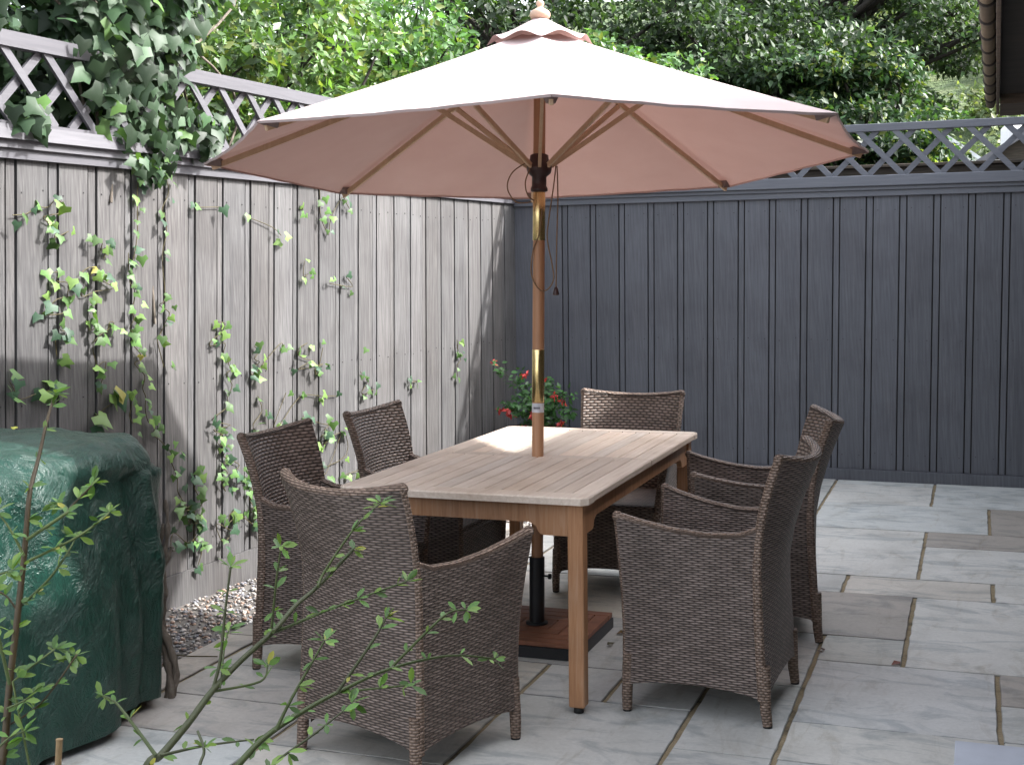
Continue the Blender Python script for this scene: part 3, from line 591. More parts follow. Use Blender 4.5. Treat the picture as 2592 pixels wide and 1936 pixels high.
def apron(p, q, z1, z0, th, inward):
    """shaped board: deeper brackets near its ends"""
    p = Vector(p); q = Vector(q); d = q - p; Ln = d.length; d.normalize(); nrm = Vector(inward)
    prof = [(0, z0 - .042), (.085, z0 - .042), (.10, z0 - .036), (.112, z0 - .012), (.135, z0)]
    pr = prof + [(Ln - a, b_) for a, b_ in prof[::-1]]
    for k_ in range(len(pr) - 1):
        (a, za), (b_, zb) = pr[k_], pr[k_ + 1]
        if b_ - a < 1e-6: continue
        P0, P1 = p + d * a, p + d * b_
        vs = []
        for P_, z_ in ((P0, za), (P1, zb)):
            for off in (0, th):
                for zz in (z_, z1): vs.append((P_.x + nrm.x * off, P_.y + nrm.y * off, zz))
        # order: P0:(o0 zl, o0 zh, o1 zl, o1 zh), P1:(...)
        fs = [(0, 4, 5, 1), (2, 3, 7, 6), (0, 2, 6, 4)]
        if k_ == 0: fs.append((0, 1, 3, 2))
        if k_ == len(pr) - 2: fs.append((4, 6, 7, 5))
        ap.add(vs, fs, None, 1.0)
lx, ly = hw - .052, hl - .060
apron((-lx + .028, -ly - .018, 0), (lx - .028, -ly - .018, 0), tb - .0005, tb - .070, .022, (0, 1, 0))
apron((-lx + .028, ly + .018, 0), (lx - .028, ly + .018, 0), tb - .0005, tb - .070, .022, (0, -1, 0))
apron((-lx - .018, -ly + .028, 0), (-lx - .018, ly - .028, 0), tb - .0005, tb - .070, .022, (1, 0, 0))
apron((lx + .018, -ly + .028, 0), (lx + .018, ly - .028, 0), tb - .0005, tb - .070, .022, (-1, 0, 0))
ap.box((-.05, -ly + .01, tb - .03), (.05, -.35, tb - .001)); ap.box((-.05, .35, tb - .03), (.05, ly - .01, tb - .001))
ap.build('apron', M['teak'], table)
for sx in (-1, 1):
    for sy in (-1, 1):
        lg = MB(); lg.box((-.027, -.027, .022), (.027, .027, tb - .001), random.uniform(.95, 1.1), .004)
        l = lg.build('leg', M['teak'], table); l.location = (sx * lx, sy * ly, 0)
        rf = MB(); rf.lathe([(0, .0), (.017, .0), (.017, .021), (0, .0215)], (0, 0, 0), 12); r_ = rf.build('rubber_foot', M['rubber'], l)

# ---------------- chairs ----------------
def smooth_interp(xs, ys, x):
    return float(np.interp(x, xs, ys))
def ymid(z): return smooth_interp([.08, .35, .5, .6, .7, .8, .87], [-.250, -.243, -.250, -.270, -.300, -.338, -.368], z)
def ycor(z): return smooth_interp([.08, .35, .5, .6, .7, .8, .88], [-.242, -.225, -.218, -.220, -.235, -.262, -.290], z)
def xcor(z): return smooth_interp([.08, .3, .5, .65, .88], [.248, .240, .234, .235, .250], z)
def make_chair():
    ch = empty('wicker_armchair')
    tag(ch, 'x', 'armchair', 'brown wicker armchairs around the teak table')
    nu, nv, th = 18, 20, .032
    bk = MB()
    def bz(u, v):
        e = 2 * u - 1; zb = .088 + .045 * (1 - e * e) ** .7; zt = .850 + .026 * abs(e) ** 2.2; return zb + (zt - zb) * v
    def bp(u, v, off):
        e = 2 * u - 1; z = bz(u, v); xc = xcor(z)
        y = ycor(z) + (ymid(z) - ycor(z)) * (1 - abs(e) ** 2.2)
        sl = 0.35 * e * abs(ymid(z) - ycor(z)) / .08 * off
        return (xc * e - sl * (1 if z > .4 else .3), y + off, z)
    # loop across v: rear bottom->top, round over, front top->bottom
    us = [i / nu for i in range(nu + 1)]
    P = []; UV = []
    for u in us:
        row = []; uvr = []
        Zt = bz(u, 1)
        for j in range(nv + 1): p = bp(u, j / nv, 0); row.append(p); uvr.append(((2 * u - 1) * .26, p[2]))
        pr_, pf = Vector(bp(u, 1, 0)), Vector(bp(u, 1, th)); cc = (pr_ + pf) / 2; ax = (pf - pr_) / 2
        for k_ in range(1, 6):
            a = math.pi * k_ / 6; p = cc - ax * math.cos(a) * 1.15 + Vector((0, 0, .019 * math.sin(a))); row.append(tuple(p)); uvr.append(((2 * u - 1) * .26, Zt + .010 * k_))
        for j in range(nv, -1, -1): p = bp(u, j / nv, th); row.append(p); uvr.append(((2 * u - 1) * .26, 2 - p[2]))
        P.append(row); UV.append(uvr)
    jr = nv + 1
    bk.grid([r[:jr] for r in P], [r[:jr] for r in UV]); b1 = bk.build('back_panel', M['wicker'], ch)
    fr = MB(); fr.grid([r[jr + 4:] for r in P], [r[jr + 4:] for r in UV]); fr.build('backrest', M['wicker_coarse'], ch)
    rm = MB(); rm.grid([r[nv:jr + 5] for r in P], [r[nv:jr + 5] for r in UV])
    # stiles closing both side edges
    for u in (0, 1):
        Pp = []; Uu = []
        for j in range(nv + 1):
            a_, b_ = Vector(bp(u, j / nv, 0)), Vector(bp(u, j / nv, th)); e = Vector((-1 if u == 0 else 1, 0, 0)); cc = (a_ + b_) / 2
            Pp.append([tuple(cc - (b_ - a_) / 2 * math.cos(math.pi * k_ / 5) + e * (.013 * math.sin(math.pi * k_ / 5))) for k_ in range(6)])
            Uu.append([(k_ * .010, j / nv * .77) for k_ in range(6)])
        rm.grid(Pp, Uu, flip=(u == 1))
    def ball(mb, c, r_, fl_=1.0):
        g_ = []
        for i_ in range(7):
            a_ = math.pi * i_ / 6; g_.append([(c[0] + r_ * math.sin(a_) * math.cos(t_), c[1] + r_ * math.sin(a_) * math.sin(t_), c[2] + r_ * fl_ * math.cos(a_)) for t_ in [2 * math.pi * k2 / 10 for k2 in range(11)]])
        mb.grid(g_, [[(k2 * .01, i_ * .01) for k2 in range(11)] for i_ in range(7)])
    for u in (0, 1): ball(rm, bp(u, 1, th / 2), .0175)
    rm.build('edging', M['wicker_rim'], ch)
    # side panels with armrest
    def top_z(u): return smooth_interp([0, .12, .35, .6, .85, 1], [.640, .617, .612, .625, .650, .672], u)
    for sx in (-1, 1):
        def sp(u, v, off):
            zb = .088 + .028 * (1 - (2 * u - 1) ** 2) ** .7; zt = top_z(u); z = zb + (zt - zb) * v
            yr = ycor(z) + .02; yf = .238 + .012 * max(0, (z - .3)) / .37
            y = yr + (yf - yr) * u
            k_ = max(0, (z - .12) / .55); x = .250 - .012 * math.sin(min(1, k_) * math.pi) + k_ ** 1.6 * (-.008 + .062 * u)
            return (sx * (x - off), y, z)
        P = []; UV = []; n2 = 16
        for i in range(n2 + 1):
            u = i / n2; row = []; uvr = []
            for j in range(15): p = sp(u, j / 14, 0); row.append(p); uvr.append((u * .47, p[2]))
            a_, b_ = Vector(sp(u, 1, 0)), Vector(sp(u, 1, .034)); cc = (a_ + b_) / 2; ax = (b_ - a_) / 2
            for k_ in range(1, 6):
                an = math.pi * k_ / 6; row.append(tuple(cc - ax * math.cos(an) * 1.18 + Vector((0, 0, .016 * math.sin(an))))); uvr.append((u * .47, .67 + .009 * k_))
            for j in range(14, -1, -1): p = sp(u, j / 14, .034); row.append(p); uvr.append((u * .47, 1.5 - p[2]))
            P.append(row); UV.append(uvr)
        fl = sx < 0
        sd = MB(); sd.grid([r[:15] for r in P], [r[:15] for r in UV], flip=not fl); sd.grid([r[19:] for r in P], [r[19:] for r in UV], flip=not fl)
        sd.build('side_panel', M['wicker'], ch)
        ar = MB(); ar.grid([r[14:20] for r in P], [r[14:20] for r in UV], flip=not fl)
        Pp = []; Uu = []
        for j in range(15):
            a_, b_ = Vector(sp(1, j / 14, 0)), Vector(sp(1, j / 14, .034)); cc = (a_ + b_) / 2
            Pp.append([tuple(cc - (b_ - a_) / 2 * math.cos(math.pi * k_ / 5) + Vector((0, .013 * math.sin(math.pi * k_ / 5), 0))) for k_ in range(6)]); Uu.append([(k_ * .011, j * .04) for k_ in range(6)])
        ar.grid(Pp, Uu, flip=fl)
        ball(ar, sp(1, 1, .017), .0185); ar.build('armrest', M['wicker_rim'], ch)
    st = MB()
    def seat_z(x, y): return .425 - .008 * math.cos(x / .24 * 1.3) * math.cos((y) / .26 * 1.2)
    gx = [-.225 + .45 * i / 12 for i in range(13)]; gy = [-.225 + .468 * i / 12 for i in range(13)]
    st.grid([[(x, y, seat_z(x, y)) for x in gx] for y in gy], [[(x, y) for x in gx] for y in gy], flip=True)
    arc = [(.243, .425), (.250, .420), (.254, .411), (.252, .400), (.243, .392)]
    st.grid([[(x, a_, b_ - (.425 - seat_z(x, .243)) * .5) for x in gx] for a_, b_ in arc], [[(x, .25 + k_ * .01) for x in gx] for k_, _ in enumerate(arc)], flip=True)
    st.build('seat', M['wicker'], ch)
    fp = MB(); gz = [i / 10 for i in range(11)]
    def fz(x, v): zb = .088 + .035 * (1 - (x / .235) ** 2) ** .7 if abs(x) < .235 else .088; return zb + (.400 - zb) * v
    gx = [-.235 + .47 * i / 14 for i in range(15)]
    fp.grid([[(x, .238, fz(x, v)) for x in gx] for v in gz], [[(x, fz(x, v)) for x in gx] for v in gz], flip=True)
    fp.grid([[(x, .228, fz(x, v)) for x in gx] for v in gz], [[(x, fz(x, v)) for x in gx] for v in gz])
    fp.build('front_panel', M['wicker'], ch)
    for sx in (-1, 1):
        for sy in (-1, 1):
            l = MB(); xx, yy = .239 * sx, .234 * sy
            l.tube([(xx * 1.0, yy * (1.03 if sy < 0 else 1.0), .006), (xx, yy, .06), (xx * .985, yy * .985, .20)], [.0165, .0185, .019], 12)
            lo = l.build('leg', M['wicker_rim'], ch)
            f_ = MB(); f_.lathe([(0, 0), (.015, 0), (.0155, .007), (0, .0075)], (xx, yy * (1.03 if sy < 0 else 1.0), 0), 12); f_.build('glide', M['rubber'], lo)
    return ch
def copy_tree(o, parent=None):
    c = o.copy(); COL.objects.link(c); c.parent = parent
    for k_ in list(o.children): copy_tree(k_, c)
    return c
chairs = [(1.775, -5.532, -17.0, 'wicker armchair with its back to the camera at the near end of the table'),
          (2.570, -4.769, 88.8, 'wicker armchair seen side on, right of the table beside the nearest table leg'),
          (2.526, -3.829, 105.6, 'wicker armchair right of the table, partly hidden behind the one seen side on'),
          (1.797, -3.319, 182.3, 'wicker armchair facing the camera at the far end of the table'),
          (1.165, -4.036, -90.2, 'farther of the two wicker armchairs between the table and the ivy fence'),
          (1.128, -4.782, -90.3, 'wicker armchair between table and ivy fence, the one nearest the green cover')]
c0 = make_chair()
for i, (x, y, a, lab) in enumerate(chairs):
    c = c0 if i == 0 else copy_tree(c0)
    c.location = (x, y, 0); c.rotation_euler = (0, 0, rad(a)); c['label'] = lab

# ---------------- parasol ----------------
PB = Vector((1.7533, -4.287, .74)); PAX = Vector((.0037, .0355, 1.0))
def PP(z): return PB + PAX * (z - .74)
para = empty('parasol', PP(.05)); tag(para, 'large octagonal cream garden parasol with a wooden pole standing through the teak table', 'parasol')
PO = -PP(.05)
def pbuild(mb, name, mat, parent=None):
    o = mb.build(name, mat, parent if parent is not None else para)
    if parent is None: o.location = PO
    return o
pl = MB()
pl.tube([PP(.08), PP(.96)], .0235, 20); pl.tube([PP(1.155), PP(1.60)], .0235, 20); pl.tube([PP(1.775), PP(2.40)], .0235, 20)
pbuild(pl, 'pole', M['parasol_wood'])
for za, zb in ((.955, 1.165), (1.595, 1.785)):
    br_ = MB(); br_.tube([PP(za), PP(za + .002), PP(zb - .002), PP(zb)], [.0238, .0248, .0248, .0238], 24); pbuild(br_, 'brass_joint', M['brass'])
lb = MB(); lb.tube([PP(.915), PP(.952)], .0243, 24, caps=False); lbo = pbuild(lb, 'sticker', M['label'])
ti = MB()
for k_ in range(7):
    a = -1.95 + k_ * .16
    p = PP(.934); ti.box((-.0016, -.0004, -.004), (.0016, .0004, .004), 1.0, 0, Matrix.Translation(p + Vector((math.cos(a), math.sin(a), 0)) * .0247) @ Matrix.Rotation(a + math.pi / 2, 4, 'Z'))
pbuild(ti, 'print', M['label_ink'], lbo)
hb = MB(); hb.lathe([(.0245, 1.785), (.034, 1.79), (.034, 1.80), (.029, 1.81), (.029, 1.845), (.046, 1.86), (.050, 1.875), (.050, 1.893), (.040, 1.90), (.036, 1.93), (.026, 1.935)], Vector(PP(0)), 20, 1.0, PAX)
runner = pbuild(hb, 'runner', M['bronze_plastic'])
cr2 = MB(); cr2.lathe([(.0245, 2.335), (.05, 2.34), (.05, 2.375), (.03, 2.385)], Vector(PP(0)), 20, 1.0, PAX); pbuild(cr2, 'crown', M['bronze_plastic'])
apex = PP(2.425)
tips = [Vector(t) for t in TIPS]
def rimpt(k_, f):
    a, b_ = tips[k_ % 8], tips[(k_ + 1) % 8]; p = a.lerp(b_, f); c = PP(1.9153); s_ = math.sin(math.pi * f)
    p = p + (c - p) * (.013 * s_) + Vector((0, 0, -.004 * s_)); return p
cn = MB(); rings = []; T0 = .075
nf = 10; nr = 16
for i in range(nr + 1):
    t = T0 + (1 - T0) * i / nr; row = []
    for k_ in range(8):
        for j in range(nf):
            f = j / nf; p = rimpt(k_, f); s_ = math.sin(math.pi * f)
            q = apex.lerp(p, t); q.z += -.022 * s_ * (t * (1 - t) * 4) - .012 * t * (1 - t) * 4
            if i == nr: q.z += .0014 * math.sin(j * 2.7 + k_ * 1.9)
            row.append(tuple(q))
    row.append(row[0]); rings.append(row)
cn.grid(rings, flip=False)
# narrow hem turned under
hem = [[tuple(Vector(p)) for p in rings[-1]], [tuple(Vector(p) + (PP(1.92) - Vector(p)).normalized() * .004 + Vector((0, 0, -.008))) for p in rings[-1]]]
cn.grid(hem)
canopy = pbuild(cn, 'canopy', M['canopy'])
vc = MB(); rings = []; cap_top = PP(2.462)
for i in range(7):
    t = i / 6; row = []
    for k_ in range(8):
        for j in range(nf):
            f = j / nf; p = rimpt(k_, f); c = PP(2.462); rr = .02 + .188 * t
            d = Vector((p.x - c.x, p.y - c.y, 0)); ang = d.normalized()
            rt = (Vector((tips[k_].x, tips[k_].y, 0)).lerp(Vector((tips[(k_ + 1) % 8].x, tips[(k_ + 1) % 8].y, 0)), f) - Vector((c.x, c.y, 0))).length / 1.31
            s_ = math.sin(math.pi * f)
            z = 2.462 - .080 * t ** .9 - .024 * t * t + .026 * s_ ** 1.6 * t ** 4
            row.append((c.x + ang.x * rr * rt, c.y + ang.y * rr * rt, z))
    row.append(row[0]); rings.append(row)
vc.grid(rings); pbuild(vc, 'vent_cap', M['canopy'])
fi = MB(); fi.lathe([(.0, -.002), (.034, 0), (.041, .012), (.040, .022), (.034, .031), (.018, .040), (.011, .046), (.012, .050), (.016, .057), (.015, .066), (.008, .073), (0, .0745)], PP(2.457), 24, 1.0, PAX); pbuild(fi, 'finial', M['finial'])
for k_ in range(8):
    t = tips[k_]; a = PP(2.355) + (Vector((t.x, t.y, 0)) - Vector((PP(2.355).x, PP(2.355).y, 0))).normalized() * .045
    b_ = t + Vector((0, 0, -.030)); b_ = a.lerp(b_, .975)
    r_ = MB(); r_.bar(a, b_, .014, .022, (0, 0, 1), 1.0, .002); rb = pbuild(r_, 'rib', M['rib_wood'])
    j = a.lerp(b_, .36) + Vector((0, 0, -.012)); h = PP(1.885) + (Vector((t.x, t.y, 0)) - Vector((PP(1.9).x, PP(1.9).y, 0))).normalized() * .045
    s_ = MB(); s_.bar(h, j, .013, .020, (0, 0, 1), 1.0, .002); pbuild(s_, 'strut', M['rib_wood'])
    pk = MB(); d = (t - a).normalized(); sd_ = d.cross(Vector((0, 0, 1))).normalized()
    e = t - d * .075; z_ = Vector((0, 0, -.020)); e2 = t + Vector((0, 0, -.004))
    pk.add([e + sd_ * .030 + z_ * .4, e - sd_ * .030 + z_ * .4, e - sd_ * .014 + z_ * 2.0, e + sd_ * .014 + z_ * 2.0, e2 + d * .004], [(0, 3, 4), (3, 2, 4), (2, 1, 4), (0, 1, 2, 3)]); pbuild(pk, 'rib_pocket', M['canvas_pocket'])
# ropes: hanging loops and the pull cord with its toggle
def bez(pts, n=10):
    pts = [Vector(p) for p in pts]; out = []
    for i in range(len(pts) - 1):
        p0, p1, p2, p3 = pts[max(i - 1, 0)], pts[i], pts[i + 1], pts[min(i + 2, len(pts) - 1)]
        for j in range(n):
            t = j / n; out.append(.5 * ((2 * p1) + (p2 - p0) * t + (2 * p0 - 5 * p1 + 4 * p2 - p3) * t * t + (3 * p1 - p0 - 3 * p2 + p3) * t ** 3))
    out.append(pts[-1]); return out
CX = Vector((.9313, .3639, 0)); FR = Vector((.36, -.93, 0))   # along the table's width, and out towards the open side
def RP(dx, z, df=.05): return PP(z) + CX * dx + FR * df
rp = MB()
rp.tube(bez([RP(-.04, 1.905, .03), RP(-.105, 1.86), RP(-.125, 1.80), RP(-.09, 1.745), RP(-.03, 1.745, .03)]), .0026, 6)
rp.tube(bez([RP(-.035, 1.88, .03), RP(-.055, 1.82), RP(-.045, 1.77), RP(-.02, 1.75, .035)]), .0026, 6)
rp.tube(bez([RP(.065, 1.885, .02), RP(.055, 1.80), RP(.038, 1.68), RP(.032, 1.60), RP(.052, 1.50, .03), RP(.058, 1.44, .03), RP(.03, 1.40, .03), RP(-.005, 1.41, .03), RP(-.030, 1.47, .02), RP(-.022, 1.56, .02), RP(.0, 1.62, .035), RP(.012, 1.72, .035)]), .0026, 6)
rp.tube(bez([RP(.070, 1.885, .02), RP(.073, 1.75, .03), RP(.070, 1.60, .03), RP(.068, 1.41, .03)]), .0026, 6)
ro = pbuild(rp, 'cord', M['rope'])
tg = MB(); tg.lathe([(0, 1.415), (.007, 1.41), (.009, 1.40), (.013, 1.385), (.012, 1.381), (0, 1.380)], PP(0) + (RP(.068, 1.4, .03) - PP(1.4)) + Vector((0, 0, 0)), 12, 1.0, PAX); pbuild(tg, 'toggle', M['bronze_plastic'], ro)
# base
base = empty('weighted_stand', (1.751, -4.312, 0), rad(1.5)); tag(base, 'square red teak tiled parasol base with a black tube under the table', 'parasol stand')
b_ = MB(); b_.box((-.25, -.25, .0), (.25, .25, .046), 1, .004); b_.build('frame', M['black_metal'], base)
b_ = MB()
for k_, h in enumerate((.246, .186, .126, .066)):
    w = .056 if k_ < 3 else .066; g_ = .0018; z0, z1 = .047, .066
    if k_ == 3:
        b_.box((-h, -h, z0), (h, h, z1), .9, .002); continue
    b_.box((-h, -h, z0), (h, -h + w, z1), random.uniform(.9, 1.1), .002); b_.box((-h, h - w, z0), (h, h, z1), random.uniform(.9, 1.1), .002)
    b_.box((-h, -h + w + g_, z0), (-h + w, h - w - g_, z1), random.uniform(.9, 1.1), .002); b_.box((h - w, -h + w + g_, z0), (h, h - w - g_, z1), random.uniform(.9, 1.1), .002)
b_.build('tile_top', M['base_wood'], base)
b_ = MB(); b_.tube([(0, 0, .06), (0.001, .008, .335)], [.0305, .0305], 20); b_.lathe([(.031, .06), (.045, .066), (.045, .072), (.031, .075)], (0, 0, 0), 20); tb_o = b_.build('tube', M['black_metal'], base)
b_ = MB(); b_.tube([(.028, 0, .262), (.052, -.004, .262)], [.004, .004], 8); b_.lathe([(0, -.006), (.011, -.005), (.011, .005), (0, .006)], (.058, -.005, .262), 12, 1, (1, 0, 0))
b_.build('tightening_knob', M['black_metal'], tb_o)
b_ = MB(); b_.tube(bez([(-.02, -.02, .338), (-.045, -.03, .345), (-.052, -.035, .365), (-.035, -.03, .378), (-.022, -.02, .385)]), .003, 6); b_.build('hook', M['black_metal'], tb_o)

# ---------------- covered barbecue ----------------
cov = empty('covered_barbecue', (.385, -5.97, 0)); tag(cov, 'bulky garden item under a crumpled dark green tarpaulin cover beside the fence', 'covered barbecue')
cv = MB(); rings = []; nth = 150; nz_ = 64
def sup(th, n=3.2): c_, s_ = math.cos(th), math.sin(th); return (abs(c_) ** (2 / n) * (1 if c_ > 0 else -1), abs(s_) ** (2 / n) * (1 if s_ > 0 else -1))
for i in range(nz_ + 1):
    v = i / nz_; row = []
    for j in range(nth):
        th = 2 * math.pi * j / nth; ux, uy = sup(th)
        if v < .62:
            w = v / .62; z = .035 + .80 * w; sc_ = 1.02 + .05 * w
        else:
            w = (v - .62) / .38; a = w * math.pi / 2; sc_ = 1.07 * (math.cos(a) ** .36 if w < 1 else 0.0); z = .835 + .115 * math.sin(a) ** .9 
        x, y = ux * .45 * sc_, uy * .60 * sc_
        if v < .62:
            fold = .022 * math.sin(th * 9 + 2.2 * math.sin(th * 3)) * (1 - v / .62) ** .8 + .010 * math.sin(th * 23 + 5 * v)
            nv_ = mnoise.noise(Vector((ux * 2.2, uy * 2.2, z * 1.6))) * .030 + mnoise.noise(Vector((ux * 7, uy * 7, z * 3 + 4))) * .020 + abs(mnoise.noise(Vector((ux * 4, uy * 4, z * 9)))) * .022 * w
            x += ux * (fold + nv_); y += uy * (fold + nv_); z += .012 * math.sin(th * 5) * (1 - v / .62) + .02 * mnoise.noise(Vector((ux * 1.5, uy * 1.5, 3))) * (1 - v / .62)
        else:
            nn = mnoise.noise(Vector((x * 7, y * 7, 1.3))) * .024 + abs(mnoise.noise(Vector((x * 14, y * 14, 7)))) * .018
            e = 1 - (v - .62) / .38
            z += nn * (.5 + .8 * e) + .015 * math.cos(y * 3); x += ux * nn * e; y += uy * nn * e
        row.append((x, y, z))
    row.append(row[0]); rings.append(row)
cv.grid(rings); cv.build('cover', M['tarp'], cov)
for sx in (-1, 1):
    for sy in (-1, 1):
        lb = MB(); lb.tube([(sx * .33, sy * .45, 0), (sx * .33, sy * .45, .5)], .02, 10); lb.build('leg', M['black_metal'], cov)
dv = empty('vine_stem', (.77, -5.40, 0)); tag(dv, 'gnarled dead woody vine stem standing against the edge of the green cover', 'stem')
st_ = MB(); pts = [(0, 0, -.02), (.015, .0, .10), (-.005, 0, .22), (-.035, .01, .33), (-.02, .0, .45), (-.012, .01, .58), (0, .02, .70)]
for k_ in range(3):
    pp = [(x + .012 * math.sin(z * 14 + k_ * 2.1), y + .012 * math.cos(z * 11 + k_ * 2.1), z * (1 - .12 * k_)) for x, y, z in pts]
    st_.tube(bez(pp, 6), [.014 - .007 * i / 36 + .003 * math.sin(i * 1.7 + k_) for i in range(37)], 9)
st_.build('stem', M['bark'], dv)

# ---------------- potted plant in the corner ----------------
pot = empty('potted_shrub', (.40, -.62, 0)); tag(pot, 'leafy shrub with red flowers in a dark brown pot in the fence corner', 'potted plant')
p_ = MB(); p_.lathe([(0, .0), (.14, 0), (.18, .30), (.20, .33), (.20, .37), (.185, .375), (.18, .34), (0, .335)], (0, 0, -.12 + .12), 32); p_.build('pot', M['pot'], pot)
rg = np.random.default_rng(3); pts_t = []
sm = MB()
for k_ in range(16):
    a = rg.uniform(0, 6.28); r_ = rg.uniform(.05, .30); z = rg.uniform(.45, .72); e = Vector((math.cos(a) * r_ * 1.1, math.sin(a) * r_ * .8, z))
    if k_ == 0: e = Vector((-.30, -.05, .80))
    if k_ == 1: e = Vector((.26, -.05, .60))
    if k_ == 2: e = Vector((-.14, -.05, .74))
    path = bez([(0, 0, .34), (e.x * .35, e.y * .35, .34 + (e.z - .34) * .6), tuple(e)], 6); sm.tube(path, [.004 - .0025 * i / (len(path) - 1) for i in range(len(path))], 5, .8)
    for q in path[4:]:
        for _ in range(5): pts_t.append(tuple(q + Vector(rg.normal(0, .022, 3))))
for _ in range(330):
    d = rg.normal(0, 1, 3); d /= np.linalg.norm(d); pts_t.append((d[0] * .21 * rg.random() ** .4, d[1] * .18, .50 + d[2] * .13 * rg.random() ** .4))
sm.build('stems', M['twig'], pot)
pts_t = np.array(pts_t); n = len(pts_t); nr_ = rg.normal(0, .5, (n, 3)) + np.array([.2, -.5, .8]); tp_ = rg.normal(0, 1, (n, 3)) + np.array([0, 0, -.2])
leaf_mesh('foliage', M['leaf'], pts_t, nr_, tp_, rg.uniform(.035, .062, n), OVAL_T, OVAL_F, tones_for(rg, n, (.045, .12, .035), .3), pot)
for (x, y, z) in [(-.31, -.06, .82), (-.24, -.1, .49), (-.16, -.15, .50), (-.15, -.12, .46), (.16, -.1, .60), (.21, -.08, .56), (.01, -.15, .47), (-.07, -.05, .74), (.05, .0, .70), (-.05, -.14, .37), (.2, -.1, .42)]:
    m_ = 9; pc = np.tile(np.array([[x, y, z]]), (m_, 1)) + rg.normal(0, .006, (m_, 3)); dn_ = rg.normal(0, 1, (m_, 3)) * .6 + np.array([0, -.2, -.4])
    leaf_mesh('flower', M['petal'], pc, rg.normal(0, 1, (m_, 3)), dn_, rg.uniform(.03, .05, m_), OVAL_T, OVAL_F, tones_for(rg, m_, (.42, .05, .05), .25), pot)

# ---------------- ivy on the left fence ----------------
rg = np.random.default_rng(21)
for (lab, pts, sz_) in IVY:
    o = empty('ivy_vine', LP(pts[0][0], pts[0][1])); tag(o, lab, 'ivy', 'ivy strands on the grey fence')
    off0 = -Vector(o.location)
    st_ = MB(); prev = None
    path = []
    for (s_, z_) in pts:
        p = LP(s_, z_, .014 + rg.uniform(0, .006))
        if prev is not None and (p - prev).length < .30: path.append(p)
        else:
            if len(path) > 1: st_.tube(bez(path, 3), .0022, 5, (1.2, .8, .55))
            path = [p]
        prev = p
    if len(path) > 1: st_.tube(bez(path, 3), .0022, 5, (1.2, .8, .55))
    if len(st_.v) == 0: 
        p = LP(pts[0][0], pts[0][1], .012); st_.tube([p, p + Vector((.005, 0, -.04))], .0015, 5)
    so = st_.build('stem', M['twig'], o); so.location = off0
    P_, Nn, Tt, Sz = [], [], [], []
    for (s_, z_) in pts:
        for _ in range(1 if rg.random() < .45 else 2):
            off = rg.uniform(.018, .055)
            P_.append(tuple(LP(s_ + rg.normal(0, .016), z_ + rg.normal(0, .020), off)))
            Nn.append(np.array([1.0, -.25, .35]) + rg.normal(0, .38, 3)); Tt.append(np.array([.05, rg.normal(0, .8), -.6 + rg.normal(0, .5)])); Sz.append(sz_ * rg.uniform(.65, 1.15))
    n = len(P_)
    tn = tones_for(rg, n, (.085, .165, .05), .30, (.155, .26, .07), .34); mk = rg.random(n) < .26; tn[mk] = np.array([.045, .095, .055]) * rg.uniform(.7, 1.3, (mk.sum(), 1))
    mk = rg.random(n) < .015; tn[mk] = np.array([.24, .22, .05])
    fo = leaf_mesh('leaves', M['ivy'], P_, Nn, Tt, Sz, IVY_T, IVY_F, tn, o); fo.location = off0
# big ivy clump over the trellis
clump = empty('ivy_clump', (-.1, -4.2, 2.1)); tag(clump, 'heavy mass of large dark ivy leaves tumbling over the trellis of the grey fence', 'ivy')
P_, Sz = [], []
def lobe(n, s, z, off, rs, rz, ro, szs, shell=.55):
    for _ in range(n):
        d = rg.normal(0, 1, 3); d /= np.linalg.norm(d); r_ = shell + (1 - shell) * rg.random() ** .5
        P_.append(tuple(LP(s + d[0] * rs * r_, z + d[1] * rz * r_, off + d[2] * ro * r_))); Sz.append(rg.uniform(*szs))
lobe(640, 4.22, 2.95, -.02, .56, .50, .34, (.06, .125), .5)
lobe(250, 4.30, 2.50, .04, .42, .26, .19, (.055, .12), .4)
lobe(105, 4.28, 2.22, .06, .30, .20, .12, (.05, .11), .3)
lobe(60, 4.20, 2.06, .07, .20, .14, .09, (.045, .085), .2)
lobe(26, 4.16, 1.96, .06, .08, .08, .05, (.04, .07), .2)
lobe(60, 3.84, 2.16, .07, .16, .14, .08, (.05, .10), .2)
lobe(16, 4.92, 2.13, .07, .14, .07, .05, (.06, .10), .2)
lobe(40, 5.18, 2.62, .03, .12, .28, .12, (.06, .10), .3)
lobe(700, 4.3, 2.35, -.28, .9, .42, .20, (.05, .11), .2)
P_ = np.array(P_); n = len(P_); cc = np.array(LP(4.22, 2.6, -.15))
Nn = (P_ - cc); Nn /= np.linalg.norm(Nn, axis=1)[:, None]; Nn = Nn * .5 + np.array([.75, -.35, .5]) + rg.normal(0, .42, (n, 3)); Tt = rg.normal(0, .55, (n, 3)) + np.array([0, 0, -1])
tn = tones_for(rg, n, (.030, .060, .028), .42, (.10, .20, .05), .07)
co = leaf_mesh('leaves', M['ivy'], P_, Nn, Tt, Sz, IVY_T, IVY_F, tn, clump); co.location = (.1, 4.2, -2.1)
ss = MB()
for k_ in range(12):
    s_ = 4.2 + rg.normal(0, .25); ss.tube(bez([LP(s_, 1.2 + rg.random() * .6 if k_ < 2 else 2.0, .012 if k_ < 2 else -.06), LP(s_ + rg.normal(0, .1), 2.4, -.08), LP(s_ + rg.normal(0, .3), 2.9, -.05), LP(s_ + rg.normal(0, .4), 3.3, .0)], 5), .007, 6)
so = ss.build('stems', M['bark'], clump); so.location = (.1, 4.2, -2.1)

